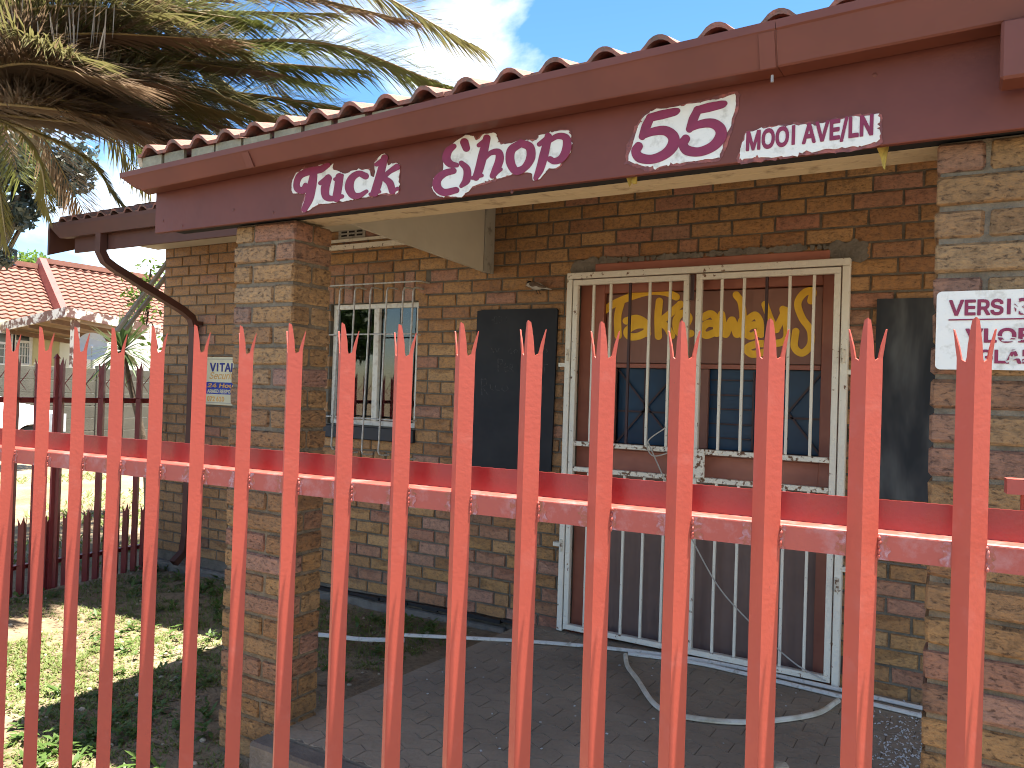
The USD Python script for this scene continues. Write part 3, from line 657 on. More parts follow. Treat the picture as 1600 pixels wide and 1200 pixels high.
gate = part('security_gate', shop, 'white steel security gate with flaking paint')
GY0, GY1 = 4.235, 4.272
m = MB().box((-2.118, GY0, 2.245), (-.517, GY1+.015, 2.282), bev=.003).box((-2.118, GY0+.001, .10), (-2.082, GY1+.014, 2.244), bev=.003).box((-.553, GY0+.001, .10), (-.517, GY1+.014, 2.244), bev=.003)
m.build('outer_frame', 'gate_paint', gate)
for (x0, x1, lockside) in ((-2.076, -1.352, 1), (-1.312, -.559, 0)):
    m = frame_rect(MB(), x0, x1, .115, 2.238, .032, GY0+.003, GY1)
    m.build('leaf_frame', 'gate_paint', gate)
    for z in (1.245, 1.09): MB().box((x0+.033, GY0+.006, z-.014), (x1-.033, GY1-.004, z+.014), bev=.002).build('cross_bar', 'rusty_white', gate)
for x, dark in ((-1.942, 0), (-1.831, 0), (-1.709, 1), (-1.587, 0), (-1.465, 0), (-1.169, 0), (-1.048, 0), (-.929, 1), (-.81, 0), (-.689, 0)):
    MB().box((x-.007, GY0+.011, 1.26), (x+.007, GY0+.025, 2.205)).build('bar', 'dark_bar' if dark else 'white_bar', gate, label='maroon upright bar' if dark else None)
    MB().box((x-.007, GY0+.011, .148), (x+.007, GY0+.025, 1.075)).build('bar', 'white_bar', gate)
MB().box((-1.352, GY0-.012, 1.10), (-1.232, GY0+.002, 1.262), bev=.004).build('lock_plate', 'rusty_white', gate)
for x in (-2.1, -.538):
    for z in (1.78, .62): MB().tube([(x, GY0-.004, z-.035), (x, GY0-.004, z+.035)], .009, 8).build('hinge', 'rusty_white', gate)
for x, z in ((-2.14, 1.72), (-2.14, .62), (-.497, 1.70), (-.497, .70)): MB().box((x-.022, GY0+.008, z-.012), (x+.022, WY-.004, z+.012)).build('wall_lug', 'white_frame', gate)
MB().box((-1.343, GY0-.004, 2.09), (-1.321, GY0+.004, 2.235), bev=.006).build('rust_patch', 'dark_bar', gate); MB().box((-1.343, GY0-.004, .22), (-1.323, GY0+.004, .40), bev=.006).build('rust_patch', 'dark_bar', gate)
# red lintel and grey patching above the gate
MB().box((-1.95, WY-.016, 2.284), (-.62, WY-.002, 2.335), bev=.003).build('lintel', 'door_red', shop)
rg = random.Random(5); sh = [Point(-2.02+rg.uniform(-.05, .07), 2.315+rg.uniform(-.02, .02)).buffer(.05) for k in range(4)]+[Point(x, 2.352).buffer(rg.uniform(.012, .028)) for x in np.arange(-1.9, -.45, .035)]+[Point(-.6+rg.uniform(-.03, .12), 2.325+rg.uniform(-.02, .05)).buffer(.045) for k in range(5)]
MB().poly(ragged(unary_union(sh), .006, rg), (0, WY-.004, 0), (1, 0, 0), (0, 0, 1), .006).build('cement_patch', 'plinth_plaster', shop)

# ---------------- painted name board lettering
ts = lambda a, b: (440+a/3.3333, 220+b/3.3333)
ff = lambda a, b: (960+a/3.6364, 130+b/3.6364)
back1 = Polygon([(55, 240), (60, 205), (78, 168), (110, 150), (160, 145), (200, 128), (265, 120), (268, 152), (330, 172), (360, 160), (460, 143), (470, 190), (488, 190), (488, 110), (525, 75), (550, 75), (552, 130), (600, 118), (620, 130), (608, 272), (550, 276), (470, 286), (400, 300), (350, 312), (300, 320), (200, 332), (150, 358), (112, 376), (104, 360), (124, 292), (122, 272), (60, 272)])
back2 = Polygon([(790, 250), (800, 200), (850, 150), (845, 90), (868, 40), (920, 0), (960, -25), (1000, -22), (1018, 0), (1050, -32), (1110, -42), (1140, 18), (1200, 18), (1260, -2), (1330, -6), (1345, -26), (1430, -46), (1500, -52), (1512, 0), (1502, 60), (1462, 102), (1440, 138), (1390, 140), (1345, 200), (1314, 205), (1308, 162), (1200, 178), (1060, 216), (990, 248), (962, 270), (940, 295), (880, 292), (820, 286)])
back3 = Polygon([(80, 445), (78, 420), (110, 300), (165, 190), (210, 160), (300, 145), (420, 122), (500, 106), (600, 84), (692, 64), (690, 130), (660, 250), (630, 340), (600, 424), (500, 440), (400, 452), (300, 466), (225, 490)])
back4 = Polygon([(704, 440), (720, 370), (750, 285), (850, 262), (1000, 238), (1150, 232), (1300, 208), (1450, 190), (1502, 180), (1506, 332), (1400, 352), (1100, 396)])
bq = lambda k, pts, r: brush(pts, r, 50, k)
L1 = [bq(1.38, [(128, 232), (118, 258), (88, 252), (82, 222), (100, 182), (150, 160), (205, 150), (245, 128)], [9, 13, 13, 12, 13, 14, 14, 9]), bq(1.38, [(172, 168), (162, 230), (148, 300), (122, 358)], [13, 17, 16, 11]),
    bq(1.38, [(205, 222), (248, 186)], 8), bq(1.38, [(246, 196), (230, 250), (236, 292), (270, 302), (300, 284)], [14, 16, 14, 10, 8]), bq(1.38, [(305, 190), (297, 250), (288, 300)], 15), bq(1.38, [(288, 302), (318, 290)], 8), bq(1.38, [(282, 202), (318, 182)], 7),
    bq(1.38, [(440, 185), (405, 172), (368, 198), (356, 245), (376, 284), (410, 286), (446, 264)], [13, 11, 14, 17, 14, 10, 7]),
    bq(1.38, [(540, 90), (520, 165), (502, 230), (488, 272)], [13, 15, 16, 15]), bq(1.38, [(498, 125), (545, 88)], 8), bq(1.38, [(466, 280), (512, 266)], 7), bq(1.38, [(604, 138), (566, 162), (528, 196)], [12, 9, 9]), bq(1.38, [(535, 196), (566, 220), (580, 262)], [10, 14, 13]), bq(1.38, [(574, 266), (608, 250)], 7)]
L2 = [bq(1.38, [(900, 30), (872, 55), (862, 95), (882, 122), (915, 128)], [10, 14, 16, 14, 9]), bq(1.38, [(955, 10), (965, 40)], [16, 14]), bq(1.38, [(940, 118), (968, 150), (966, 205), (938, 238)], [10, 14, 15, 7]), bq(1.38, [(898, 158), (850, 172), (815, 205), (815, 245), (850, 270), (912, 258)], [12, 13, 15, 16, 14, 12]),
    bq(1.38, [(1072, -12), (1050, 80), (1032, 150), (1015, 192)], [14, 17, 16, 13]), bq(1.38, [(1030, 25), (1075, -12)], 8), bq(1.38, [(996, 195), (1046, 182)], 7), bq(1.38, [(1046, 110), (1090, 66), (1132, 62), (1138, 100), (1118, 155), (1102, 184)], [7, 9, 14, 16, 15, 11]), bq(1.38, [(1098, 188), (1145, 150)], 7),
    bq(1.38, [(1250, 14), (1200, 50), (1194, 110), (1222, 158), (1268, 142), (1300, 90), (1295, 35), (1250, 14)], [14, 16, 17, 15, 13, 17, 17, 14]),
    bq(1.38, [(1392, -20), (1368, 80), (1348, 150), (1326, 196)], [14, 17, 15, 9]), bq(1.38, [(1345, 20), (1392, -18)], 9), bq(1.38, [(1392, 6), (1440, -22), (1484, -12), (1488, 40), (1462, 92), (1424, 108), (1402, 98)], [8, 11, 15, 17, 14, 12, 12])]
L3 = []
for ox, oy in ((0, 0), (268, -42)):
    L3 += [bq(1.62, [(205+ox, 198+oy), (270+ox, 182+oy), (340+ox, 166+oy), (362+ox, 158+oy)], [14, 16, 14, 9]), bq(1.62, [(208+ox, 196+oy), (182+ox, 250+oy), (160+ox, 306+oy)], [14, 16, 12]),
        bq(1.62, [(160+ox, 306+oy), (220+ox, 278+oy), (290+ox, 272+oy), (336+ox, 305+oy), (335+ox, 355+oy), (290+ox, 405+oy), (215+ox, 434+oy), (146+ox, 424+oy), (124+ox, 388+oy), (140+ox, 360+oy)], [9, 14, 17, 20, 20, 17, 16, 18, 16, 15])]
rs = random.Random(9)
B_all = [(back1, ts, L1), (back2, ts, L2), (back3, ff, L3), (back4, ff, None)]
for i, (bk, fx, LL) in enumerate(B_all):
    bp = to_plane(bk, fx, FY)
    halo = ragged(bp.buffer(.006 if i > 1 else .002, 2), .004, rs, .009)
    if i > 1: halo = unary_union([halo, affinity.translate(ragged(bp.buffer(.002), .005, rs, .008), -.012 if i == 2 else .006, -.007)])
    MB().poly(halo, (0, FY-.0003, 0), (1, 0, 0), (0, 0, 1), .0012).build('scraped_paint', 'scraped_red', fb)
    MB().poly(ragged(bp, .0035, rs, .008), (0, FY-.0012, 0), (1, 0, 0), (0, 0, 1), .0018).build('white_patch', 'sign_white', fb)
    if LL is not None: sh = to_plane(unary_union(LL), fx, FY)
    else:
        a = onY(ff(748, 408), FY); b = onY(ff(1474, 198), FY)
        sh = fit_shape(text_shape('MOOI AVE/LN').buffer(.03), a[0], b[0], a[2]+.002, a[2]+.0665)
    MB().poly(sh, (0, FY-.0026, 0), (1, 0, 0), (0, 0, 1), .0018).build('lettering', 'sign_crimson', fb, label=('crimson words Tuck Shop' if i < 2 else 'crimson number 55' if i == 2 else 'crimson address MOOI AVE/LN'))

# ------------------------------------------------------------------ porch floor: interlocking pavers
FZ = lambda y: .163-(y-2.2)*.034
fl = part('porch_floor', None, None, 'structure')
x0, x1, y0, y1 = -2.36, 1.6, 2.205, WY
MB().add([(x0, y0, FZ(y0)-.0035), (x1, y0, FZ(y0)-.0035), (x1, y1, FZ(y1)-.0035), (x0, y1, FZ(y1)-.0035), (x0, y0, -.2), (x1, y0, -.2), (x1, y1, -.2), (x0, y1, -.2)], [[0, 1, 2, 3], [0, 4, 5, 1], [3, 7, 4, 0], [1, 5, 6, 2]]).build('slab', 'slab', fl)
MB().box((x0-.01, 2.10, -.2), (1.6, 2.20, .158), bev=.012).build('edge_kerb', 'step_concrete', fl)
cell = sbox(x0+.005, y0+.002, x1-.4, y1-.003); rp = random.Random(4); npv = 0
pl, pw = .21, .105
def zig(yc, ph): return yc
for r_ in range(int((y1-y0)/pw)+1):
    for c_ in range(int((x1-.4-x0)/pl)+2):
        xo = x0+c_*pl-(pl/2 if r_ % 2 else 0); yo = y0+r_*pw; a = .014
        top = [(xo+pl*t, yo+pw+a*s_) for t, s_ in ((0, -1), (.17, 1), (.33, -1), (.5, 1), (.67, -1), (.83, 1), (1, -1))]
        bot = [(xo+pl*t, yo+a*s_) for t, s_ in ((0, -1), (.17, 1), (.33, -1), (.5, 1), (.67, -1), (.83, 1), (1, -1))]
        zz_ = ((0, -1), (.25, 1), (.5, -1), (.75, 1), (1, -1))
        top = [(xo+pl*t, yo+pw+a*q) for t, q in zz_]; bot = [(xo+pl*t, yo+a*q) for t, q in zz_]
        pg = Polygon(bot+top[::-1]).buffer(-.0022, join_style=2).intersection(cell)
        if pg.is_empty or pg.geom_type != 'Polygon' or pg.area < .003: continue
        cx, cy = pg.centroid.x, pg.centroid.y
        if cx > .1: continue
        m = trimesh.creation.extrude_polygon(pg, .03, engine='earcut'); v = m.vertices.copy()
        dz = rp.uniform(-.0004, .0004); tx, ty = rp.uniform(-.001, .001), rp.uniform(-.001, .001)
        v[:, 2] = np.array([FZ(q) for q in v[:, 1]])+v[:, 2]-.03+dz+(v[:, 0]-cx)*tx+(v[:, 1]-cy)*ty
        MB().add(v, m.faces).build('paver', 'paver', fl); npv += 1

# ------------------------------------------------------------------ front palisade fence
FO = np.array([-2.380, 1.175, 0]); TH = .0798988
FD = np.array([math.cos(TH), math.sin(TH), 0]); FN = np.array([-math.sin(TH), math.cos(TH), 0])
def fpt(s, v, z): return FO+FD*s+FN*v+np.array([0, 0, z])
fence = thing('palisade_fence', 'bright red steel palisade fence with three-pronged pales along the front', 'fence')
A, Bv, TK = .0235, .0225, .0026
def pale_mesh(i, r):
    tip = 1.6862+r.uniform(-.0025, .0025); zb = .06
    leg = math.hypot(A, Bv); m = MB(); tw = r.uniform(-.03, .03)
    # one leg, unrolled: w across from the ridge to the edge, z up
    val = tip-.062
    outline = [(0, zb), (leg, zb), (leg, val), (leg+.0015, tip-.045), (leg+.004, tip-.016), (leg+.0025, tip-.017), (leg-.0045, val+.018), (leg-.0085, val-.002), (leg*.52, val-.006), (leg*.46, val+.002), (leg*.42, val+.02), (leg*.28, tip-.014), (leg*.2, tip-.003), (0, tip)]
    for sgn in (-1, 1):
        poly = Polygon(outline); d = FD*(sgn*A)+FN*Bv; d = d/np.linalg.norm(d)
        d = d*math.cos(tw)+np.cross([0, 0, 1], d)*math.sin(tw)
        nrm = np.cross(d, [0, 0, 1.]); nrm = nrm if nrm@FN > 0 else -nrm
        q = trimesh.creation.extrude_polygon(poly, TK, engine='earcut')
        # spread the outer prong a little
        v = q.vertices; o = fpt(i*.15, 0, 0)
        lift = np.clip((v[:, 1]-val)/.05, 0, 1)*np.clip((v[:, 0]-leg*.6)/(leg*.4), 0, 1)
        W = o+v[:, :1]*d+v[:, 2:3]*nrm+np.outer(v[:, 1], [0, 0, 1])+np.outer(lift*.003*sgn, FD)
        f = q.faces if np.dot(np.cross(d, [0, 0, 1.]), nrm) > 0 else q.faces[:, ::-1]
        m.add(W, f)
    return m
rf = random.Random(21)
for i in list(range(-2, 19))+list(range(-24, -2)): pale_mesh(i, rf).build('pale', 'palisade_red', fence)
def rail(zf, name):
    for prof, nm, mt_ in (([(.0235, zf), (.0235, zf+.037), (.0245, zf+.0405), (.0265, zf+.042), (.0655, zf+.0425), (.0655, zf+.0385), (.0275, zf+.038), (.0265, zf)], name, 'palisade_rail_red'),
                          ([(.066, zf+.036), (.066, zf+.092), (.0695, zf+.092), (.0695, zf+.036)], name+'_flange', 'palisade_flange_shaded_red')):
        n = 40; V = []; c = len(prof)
        for k in range(n): V += [fpt(-3.68+k*(6.58/(n-1)), a, b) for a, b in prof]
        F = [[k*c+j, k*c+(j+1) % c, (k+1)*c+(j+1) % c, (k+1)*c+j] for k in range(n-1) for j in range(c)]
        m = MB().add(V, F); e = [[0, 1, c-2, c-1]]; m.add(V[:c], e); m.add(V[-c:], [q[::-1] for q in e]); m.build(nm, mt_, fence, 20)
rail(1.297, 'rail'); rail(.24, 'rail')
m = MB()   # welds between pales and rail
mat('weld_stain', {"g": ("geometry", {}), "n": ("noise_texture", {"scale": 70., "detail": 7., "roughness": .7, "distortion": .6}), "r": ("rgb_ramp", {"ramp": [(.30, (.16, .055, .028)), (.42, (.27, .075, .035)), (.50, (.31, .075, .055)), (.60, (.33, .15, .15)), (.72, (.42, .27, .28))]}), "p": ("principled_bsdf", {"roughness": .65})},
    [("g.position", "n.vector"), ("n.fac", "r.fac"), ("r.color", "p.base_color")])
stain = MB()
for i in range(-2, 19):
    zc = 1.297
    for zz in np.linspace(1.301, 1.333, 5):
        q = fpt(i*.15+A+.0012+rf.uniform(-.001, .001), .0225, zz+rf.uniform(-.003, .003)); m.tm(trimesh.creation.icosphere(1, 1.).apply_scale((rf.uniform(.0018, .0034), .003, rf.uniform(.003, .006))).apply_translation(q))
    for sg_ in (-1, 1):
        w_ = rf.uniform(.008, .022); P = [(0, 0)]+[(w_*rf.uniform(.55, 1.25), .0395*t) for t in np.linspace(0, 1, 9)]+[(0, .0395)]
        pgs = Polygon(P).buffer(0)
        V_ = []; o_ = fpt(i*.15+sg_*(A+.0005), .0231, zc)
        stain.poly(pgs, o_, FD*sg_, (0, 0, 1), .0003 if sg_ > 0 else -.0003)
m.build('welds', 'palisade_rail_red', fence, True, kind='stuff')
stain.build('weld_stains', 'weld_stain', fence, kind='stuff')
q = onY((1590, 760), 1.46); lt = part('latch', fence)
MB().obox(q+np.array([-.016, 0, .0]), q+np.array([.09, .01, .0]), .03, .024).build('latch_plate', 'palisade_rail_red', lt)
MB().tube([q+np.array([.012, 0, -.012]), q+np.array([.012, 0, -.045])], .008, 10).tube([q+np.array([.022, 0, -.02]), q+np.array([.022, 0, -.075])], .016, 12).build('latch_pin', 'palisade_red', lt, 40)

# ------------------------------------------------------------------ side palisade fence
side = thing('palisade_fence', 'dark red palisade fence running back to the brick corner, low pales between tall ones', 'fence')
SX = -6.05; rsf = random.Random(31)
def side_pale(y, ztop, zb, name):
    m = MB()
    for sg in (-1, 1):
        d = np.array([.55, sg*.83, 0]); leg = .037
        o = np.array([SX, y, 0]); nrm = np.array([-.83*1, 0, 0])
        out = [(0, zb), (leg, zb), (leg, ztop-.06), (leg+.006, ztop-.012), (leg*.55, ztop-.065), (0, ztop)]
        q = trimesh.creation.extrude_polygon(Polygon(out), .003, engine='earcut'); v = q.vertices
        m.add(o-np.array([.55*leg, 0, 0])*0+v[:, :1]*np.array([-.55, sg*.83, 0])+np.outer(v[:, 1], [0, 0, 1])+v[:, 2:3]*np.array([-.6, -sg*.4, 0]), q.faces)
    if name == 'pale':     # thin anti-climb spikes
        for sg in (-1, 1): m.tube([(SX, y+sg*.02, 1.50), (SX+.02, y+sg*.055, 1.56), (SX+.03, y+sg*.07, 1.60)], [.003, .003, .001], 4); m.tube([(SX, y+sg*.02, 1.50), (SX+.02, y+sg*.055, 1.44)], [.003, .001], 4)
    return m.build(name, 'side_fence_red', side)
for k, y in enumerate(np.arange(4.24, 1.2, -.166)):
    zg = float(ground_z(SX, y)); side_pale(y, 1.70+rsf.uniform(-.01, .01), zg-.02, 'pale')
    if k % 1 == 0: side_pale(y-.083, .50+rsf.uniform(-.012, .012), zg-.02, 'low_pale')
for z in (1.385, .13):
    MB().obox((SX-.03, 1.1, z), (SX-.03, 4.28, z), .045, .005).obox((SX-.052, 1.1, z-.02), (SX-.052, 4.28, z-.02), .005, .04).build('rail', 'side_fence_red', side)
post = MB().box((SX-.03, 3.358, -.1), (SX-.005, 3.384, 1.69)).tm(trimesh.convex.convex_hull([(SX-.036, 3.350, 1.69), (SX+.002, 3.350, 1.69), (SX+.002, 3.392, 1.69), (SX-.036, 3.392, 1.69), (SX-.018, 3.371, 1.73)])).build('post', 'side_fence_red', side)

# ------------------------------------------------------------------ things on the wall and the floor
bb = thing('chalkboard', 'tall black chalkboard with faint wiped writing between window and gate', 'chalkboard')
pg = Polygon([(-2.79, 2.07), (-2.74, 2.078), (-2.205, 2.074), (-2.195, 2.06), (-2.208, 1.056), (-2.802, 1.038)])
MB().poly(pg, (0, WY-.003, 0), (1, 0, 0), (0, 0, 1), .016).build('board', 'chalkboard', bb)
ck = lambda a, b: (640+a/5., 480+b/5.)
for name, strokes in (('chalk_words', [[(665, 70), (665, 125)], [(665, 70), (715, 75), (725, 100), (700, 125), (665, 125)], [(755, 75), (758, 120)], [(640, 100), (660, 98)],
        [(640, 320), (655, 355), (670, 325), (685, 355), (698, 322)], [(790, 325), (770, 340), (780, 362), (800, 358)], [(830, 330), (812, 345), (825, 365), (845, 350), (835, 330)], [(1050, 320), (1040, 345), (1058, 362), (1078, 345), (1065, 322), (1050, 320)],
        [(690, 405), (692, 505)], [(690, 405), (725, 410), (730, 435), (692, 455)], [(750, 440), (735, 470), (750, 505), (770, 495)], [(738, 472), (765, 465)], [(785, 445), (785, 500)], [(785, 445), (805, 450), (805, 470), (787, 475), (808, 500)], [(1055, 450), (1055, 515)], [(1035, 450), (1078, 448)],
        [(560, 560), (565, 690)], [(560, 565), (595, 560), (600, 600), (568, 625), (610, 680)], [(630, 600), (632, 640), (655, 650)], [(670, 600), (672, 645), (700, 650)], [(730, 610), (720, 640), (745, 660), (770, 640), (760, 610)], [(1010, 610), (1012, 670)], [(1040, 610), (1040, 670)], [(1010, 640), (1040, 640)]]),):
    sh = unary_union([LineString(s).buffer(3.2) for s in strokes])
    MB().poly(to_plane(sh, ck, WY-.019), (0, WY-.0188, 0), (1, 0, 0), (0, 0, 1), .0008).build(name, 'chalk', bb)
b2 = thing('chalkboard', 'narrow black chalkboard with pale smears beside the sign pillar', 'chalkboard')
mat('chalk_smear', {"g": ("geometry", {}), "mp": ("mapping", {"scale": (5., 5., 1.3)}), "n": ("noise_texture", {"scale": 1.6, "detail": 7., "distortion": .3}), "r": ("rgb_ramp", {"ramp": [(.38, (.018, .020, .024)), (.5, (.034, .035, .038)), (.68, (.075, .077, .078))]}), "p": ("principled_bsdf", {"roughness": .8, "specular_ior_level": .2})}, [("g.position", "mp.vector"), ("mp.vector", "n.vector"), ("n.fac", "r.fac"), ("r.color", "p.base_color")])
MB().poly(Polygon([(-.392, 2.072), (.10, 2.068), (.10, 1.078), (-.40, 1.07)]), (0, WY-.003, 0), (1, 0, 0), (0, 0, 1), .016).build('board', 'chalk_smear', b2)

def text_part(parent, name, text, box_, Y, material, slant=0., bold=True, th=.0015, label=None, damage=None):
    sh = fit_shape(text_shape(text, bold).buffer(.022 if bold else 0), *box_, slant=slant)
    if damage is not None: sh = sh.difference(damage)
    return MB().poly(sh, (0, Y, 0), (1, 0, 0), (0, 0, 1), th).build(name, material, parent, label=label)
vs = thing('security_sign', 'cream and blue armed response sign on the brick wall beside the downpipe', 'sign')
VY = WY-.012; X0 = -5.497
MB().poly(sbox(X0, 1.358, X0+.44, 1.754), (0, WY-.004, 0), (1, 0, 0), (0, 0, 1), .008).build('board', 'vital_cream', vs)
MB().poly(sbox(X0+.018, 1.377, X0+.422, 1.735).buffer(.004).difference(sbox(X0+.021, 1.38, X0+.419, 1.732).buffer(.002)), (0, VY-.0002, 0), (1, 0, 0), (0, 0, 1), .001).build('border_line', 'galvanised', vs)
MB().poly(sbox(X0+.022, 1.447, X0+.418, 1.545), (0, VY-.0002, 0), (1, 0, 0), (0, 0, 1), .001).build('blue_band', 'vital_blue', vs)
text_part(vs, 'brand_lettering', 'VITAL', (X0+.062, X0+.375, 1.632, 1.705), VY-.0003, 'vital_navy')
text_part(vs, 'script_lettering', 'Security', (X0+.062, X0+.395, 1.556, 1.630), VY-.0003, 'vital_orange', 18., False)
text_part(vs, 'hours_lettering', '24 Hour', (X0+.04, X0+.40, 1.500, 1.536), VY-.0014, 'vital_orange', 8.)
text_part(vs, 'response_lettering', 'ARMED RESPONSE', (X0+.04, X0+.405, 1.455, 1.486), VY-.0014, 'vital_cream')
text_part(vs, 'number_lettering', '072 610', (X0+.04, X0+.25, 1.386, 1.428), VY-.0003, 'vital_orange')

ws = thing('warning_sign', 'white warning sign with chipped crimson lettering screwed to the brick pillar', 'sign')
SY = 2.2035
a = onY((1464, 456), SY); b = onY((1461, 577), SY)
sx0, sx1, sz1, sz0 = a[0], a[0]+.40, a[2], b[2]
MB().poly(sbox(sx0, sz0, sx1, sz1).buffer(-.012).buffer(.012), (0, SY+.006, 0), (1, 0, 0), (0, 0, 1), .006).build('board', 'sign_white', ws)
rd = random.Random(8)
def dmg(x0, x1, z0, z1, n): return unary_union([LineString([(rd.uniform(x0, x1), rd.uniform(z0, z1)), (rd.uniform(x0, x1), rd.uniform(z0, z1))]).buffer(rd.uniform(.001, .003)) for k in range(n)])
sg = lambda px, py: onY((px, py), SY)
v0, v1 = sg(1482.5, 494), sg(1576, 466); wv = v1[0]-v0[0]
text_part(ws, 'first_line', 'VERSIGTIG', (v0[0], v0[0]+wv*2.02, v0[2], v1[2]), SY+.0002, 'sign_crimson', damage=dmg(v1[0]+.004, v1[0]+wv*.5, v0[2], v1[2], 14))
q0, q1 = sg(1482, 501), sg(1585, 499); MB().poly(sbox(q0[0], q0[2], q0[0]+wv*2.02, q0[2]+.0035), (0, SY+.0002, 0), (1, 0, 0), (0, 0, 1), .0015).build('rule', 'sign_crimson', ws)
l0, l1 = sg(1508, 536), sg(1600, 512)
text_part(ws, 'second_line', 'VLOER', (l0[0], l0[0]+(l1[0]-l0[0])*1.43, l0[2], l1[2]), SY+.0002, 'sign_crimson', damage=dmg(l0[0]+.05, l0[0]+.12, l0[2], l1[2], 4))
g0, g1 = sg(1527, 568), sg(1600, 546)
text_part(ws, 'third_line', 'GLAD', (g0[0], g0[0]+(g1[0]-g0[0])*1.28, g0[2], g1[2]), SY+.0002, 'sign_crimson', damage=dmg(g0[0]+.06, g0[0]+.13, g0[2], g1[2], 9))

# sparrow clinging to the wall under the porch roof
bo = onY((838, 447), WY-.05)
bird = thing('sparrow', 'small brown sparrow with a black head perched on the wall by the gate', 'bird')
from trimesh import smoothing
def ell(c, r, rot=0.):
    e = trimesh.creation.icosphere(3, 1.0).apply_scale(r); e.apply_transform(trimesh.transformations.rotation_matrix(rot, [0, 1, 0])); return e.apply_translation(c)
import manifold3d as mf
def man(t): return mf.Manifold(mf.Mesh(np.asarray(t.vertices, np.float32), np.asarray(t.faces, np.uint32)))
body = man(ell((.0, 0, 0), (.046, .026, .025), .12))+man(ell((-.046, 0, .012), (.021, .019, .019)))+mf.Manifold.batch_hull([man(ell((.03, 0, -.004), (.02, .014, .012))), man(ell((.105, 0, -.026), (.006, .008, .002)))])+mf.Manifold.batch_hull([man(ell((-.062, 0, .010), (.006, .006, .006))), man(ell((-.075, 0, .006), (.0012, .0012, .0012)))])
mm = body.refine_to_length(.005).to_mesh(); bt = trimesh.Trimesh(mm.vert_properties[:, :3], mm.tri_verts); smoothing.filter_taubin(bt, iterations=12)
bt.apply_translation(bo); MB().tm(bt).build('body', 'bird_pale', bird, True)
for sgn in (-1, 1):
    wv_ = trimesh.convex.convex_hull(np.vstack([ell((-.012, sgn*.023, .010), (.028, .006, .017), .15).vertices, ell((.066, sgn*.012, -.012), (.012, .003, .004)).vertices])); MB().tm(wv_.apply_translation(bo)).build('wing', 'bird_brown', bird, 60)
MB().tm(trimesh.convex.convex_hull(ell((-.050, 0, .021), (.019, .0175, .014)).vertices).apply_translation(bo)).build('cap', 'bird_black', bird, True)
MB().tube([bo+np.array([-.005, .008, -.02]), bo+np.array([-.008, .03, -.042]), bo+np.array([-.01, .052, -.046])], .0018, 5).tube([bo+np.array([.012, .008, -.02]), bo+np.array([.01, .03, -.042]), bo+np.array([.01, .052, -.046])], .0018, 5).build('legs', 'bird_black', bird)

def hose(pts, r, name, label, material, cat, lift=.0):
    P = spline([(x, y, FZ(y)+r+.003+lift) if len(pt) == 2 else pt for pt in pts for (x, y) in [pt[:2]]], 60)
    return MB().tube(P, r, 10).build(name, material, None, 50, label=label, cat=cat)
h0 = [(-3.42, 3.25, .03), (-3.18, 3.31, .06), (-2.95, 3.40, .055), (-2.70, 3.50, .07)]
h0 = [(x-.1, y+.12, z) for x, y, z in h0]
MB().tube(spline(h0, 40), .013, 10).build('water_pipe', 'hose_white', None, 50, label='short white pipe on bare soil with its cut end beside the pillar', cat='pipe')
hose([(-2.80, 3.62, .10), (-2.20, 3.86), (-1.76, 4.06), (-1.32, 4.19), (-.96, 4.218), (-.143, 4.175), (.4, 4.15)], .0105, 'water_pipe', 'long white pipe along the floor against the bottom of the gate', 'hose_white', 'pipe')
hose([(-1.58, 4.06), (-1.25, 4.14), (-.95, 4.135), (-.139, 4.06), (.4, 4.01)], .0105, 'water_pipe', 'second white pipe lying beside the wall pipe, nearer the street', 'hose_white', 'pipe')
hose([(-1.58, 4.02), (-1.50, 3.85), (-1.385, 3.69), (-1.177, 3.40), (-1.016, 3.36), (-.782, 3.475), (-.562, 3.75), (-.49, 4.02)], .012, 'garden_hose', 'grey garden hose lying in a loop on the porch floor', 'hose_grey', 'hose')
cb = [onY(p, 4.215) for p in ((1040, 668), (1012, 690), (1020, 712), (1050, 705), (1062, 695))]
cb2 = [onY(p, 4.215) for p in ((1012, 690), (1032, 735), (1060, 800), (1085, 850), (1125, 920), (1180, 980), (1240, 1035), (1290, 1064))]
MB().tube(spline(cb, 30), .0038, 6).tube(spline(cb2, 60), .0038, 6).build('loose_cable', 'cable_white', None, 50, label='thin pale cable tied to the gate and hanging down across it', cat='cable')
for (px, w0, lab) in (((986, 286), .034, 'stubby yellow rag stuck under the fascia beside the number 55'), ((1378, 248), .034, 'pointed yellow rag hanging below the address lettering')):
    q = onY(px, 2.19); V = []; long_ = px[0] > 1200
    zt = 2.222
    shape = [(-.5, 0), (.5, 0), (.45, -.9), (.2, -1.0), (.05, -.75), (-.25, -1.1)] if not long_ else [(-.5, 0), (.5, 0), (.35, -.9), (.22, -2.1), (.08, -1.9), (-.1, -1.1)]
    m = MB(); sc = w0
    pgs = Polygon([(q[0]+a*sc, zt+b*sc) for a, b in shape]); t = trimesh.creation.extrude_polygon(pgs, .006, engine='earcut'); v = t.vertices
    W = np.stack([v[:, 0], 2.185+v[:, 2]+.006*np.sin(v[:, 0]*300)+(zt-v[:, 1])*.15, v[:, 1]], 1); MB().add(W, t.faces).build('yellow_rag', 'rag_yellow', None, label=lab, cat='rag')
m = MB(); rr_ = random.Random(17)
for k in range(420):
    a, b = rr_.gauss(0, 1), rr_.gauss(0, 1); x, y = -.18+a*.075-b*.01, 3.62+b*.25
    s_ = rr_.uniform(.0015, .0055); t = trimesh.creation.box((s_*2, s_, s_*.6)).apply_transform(trimesh.transformations.euler_matrix(*[rr_.uniform(-1, 1) for _ in range(3)])).apply_translation((x, y, FZ(y)+.004)); m.tm(t)
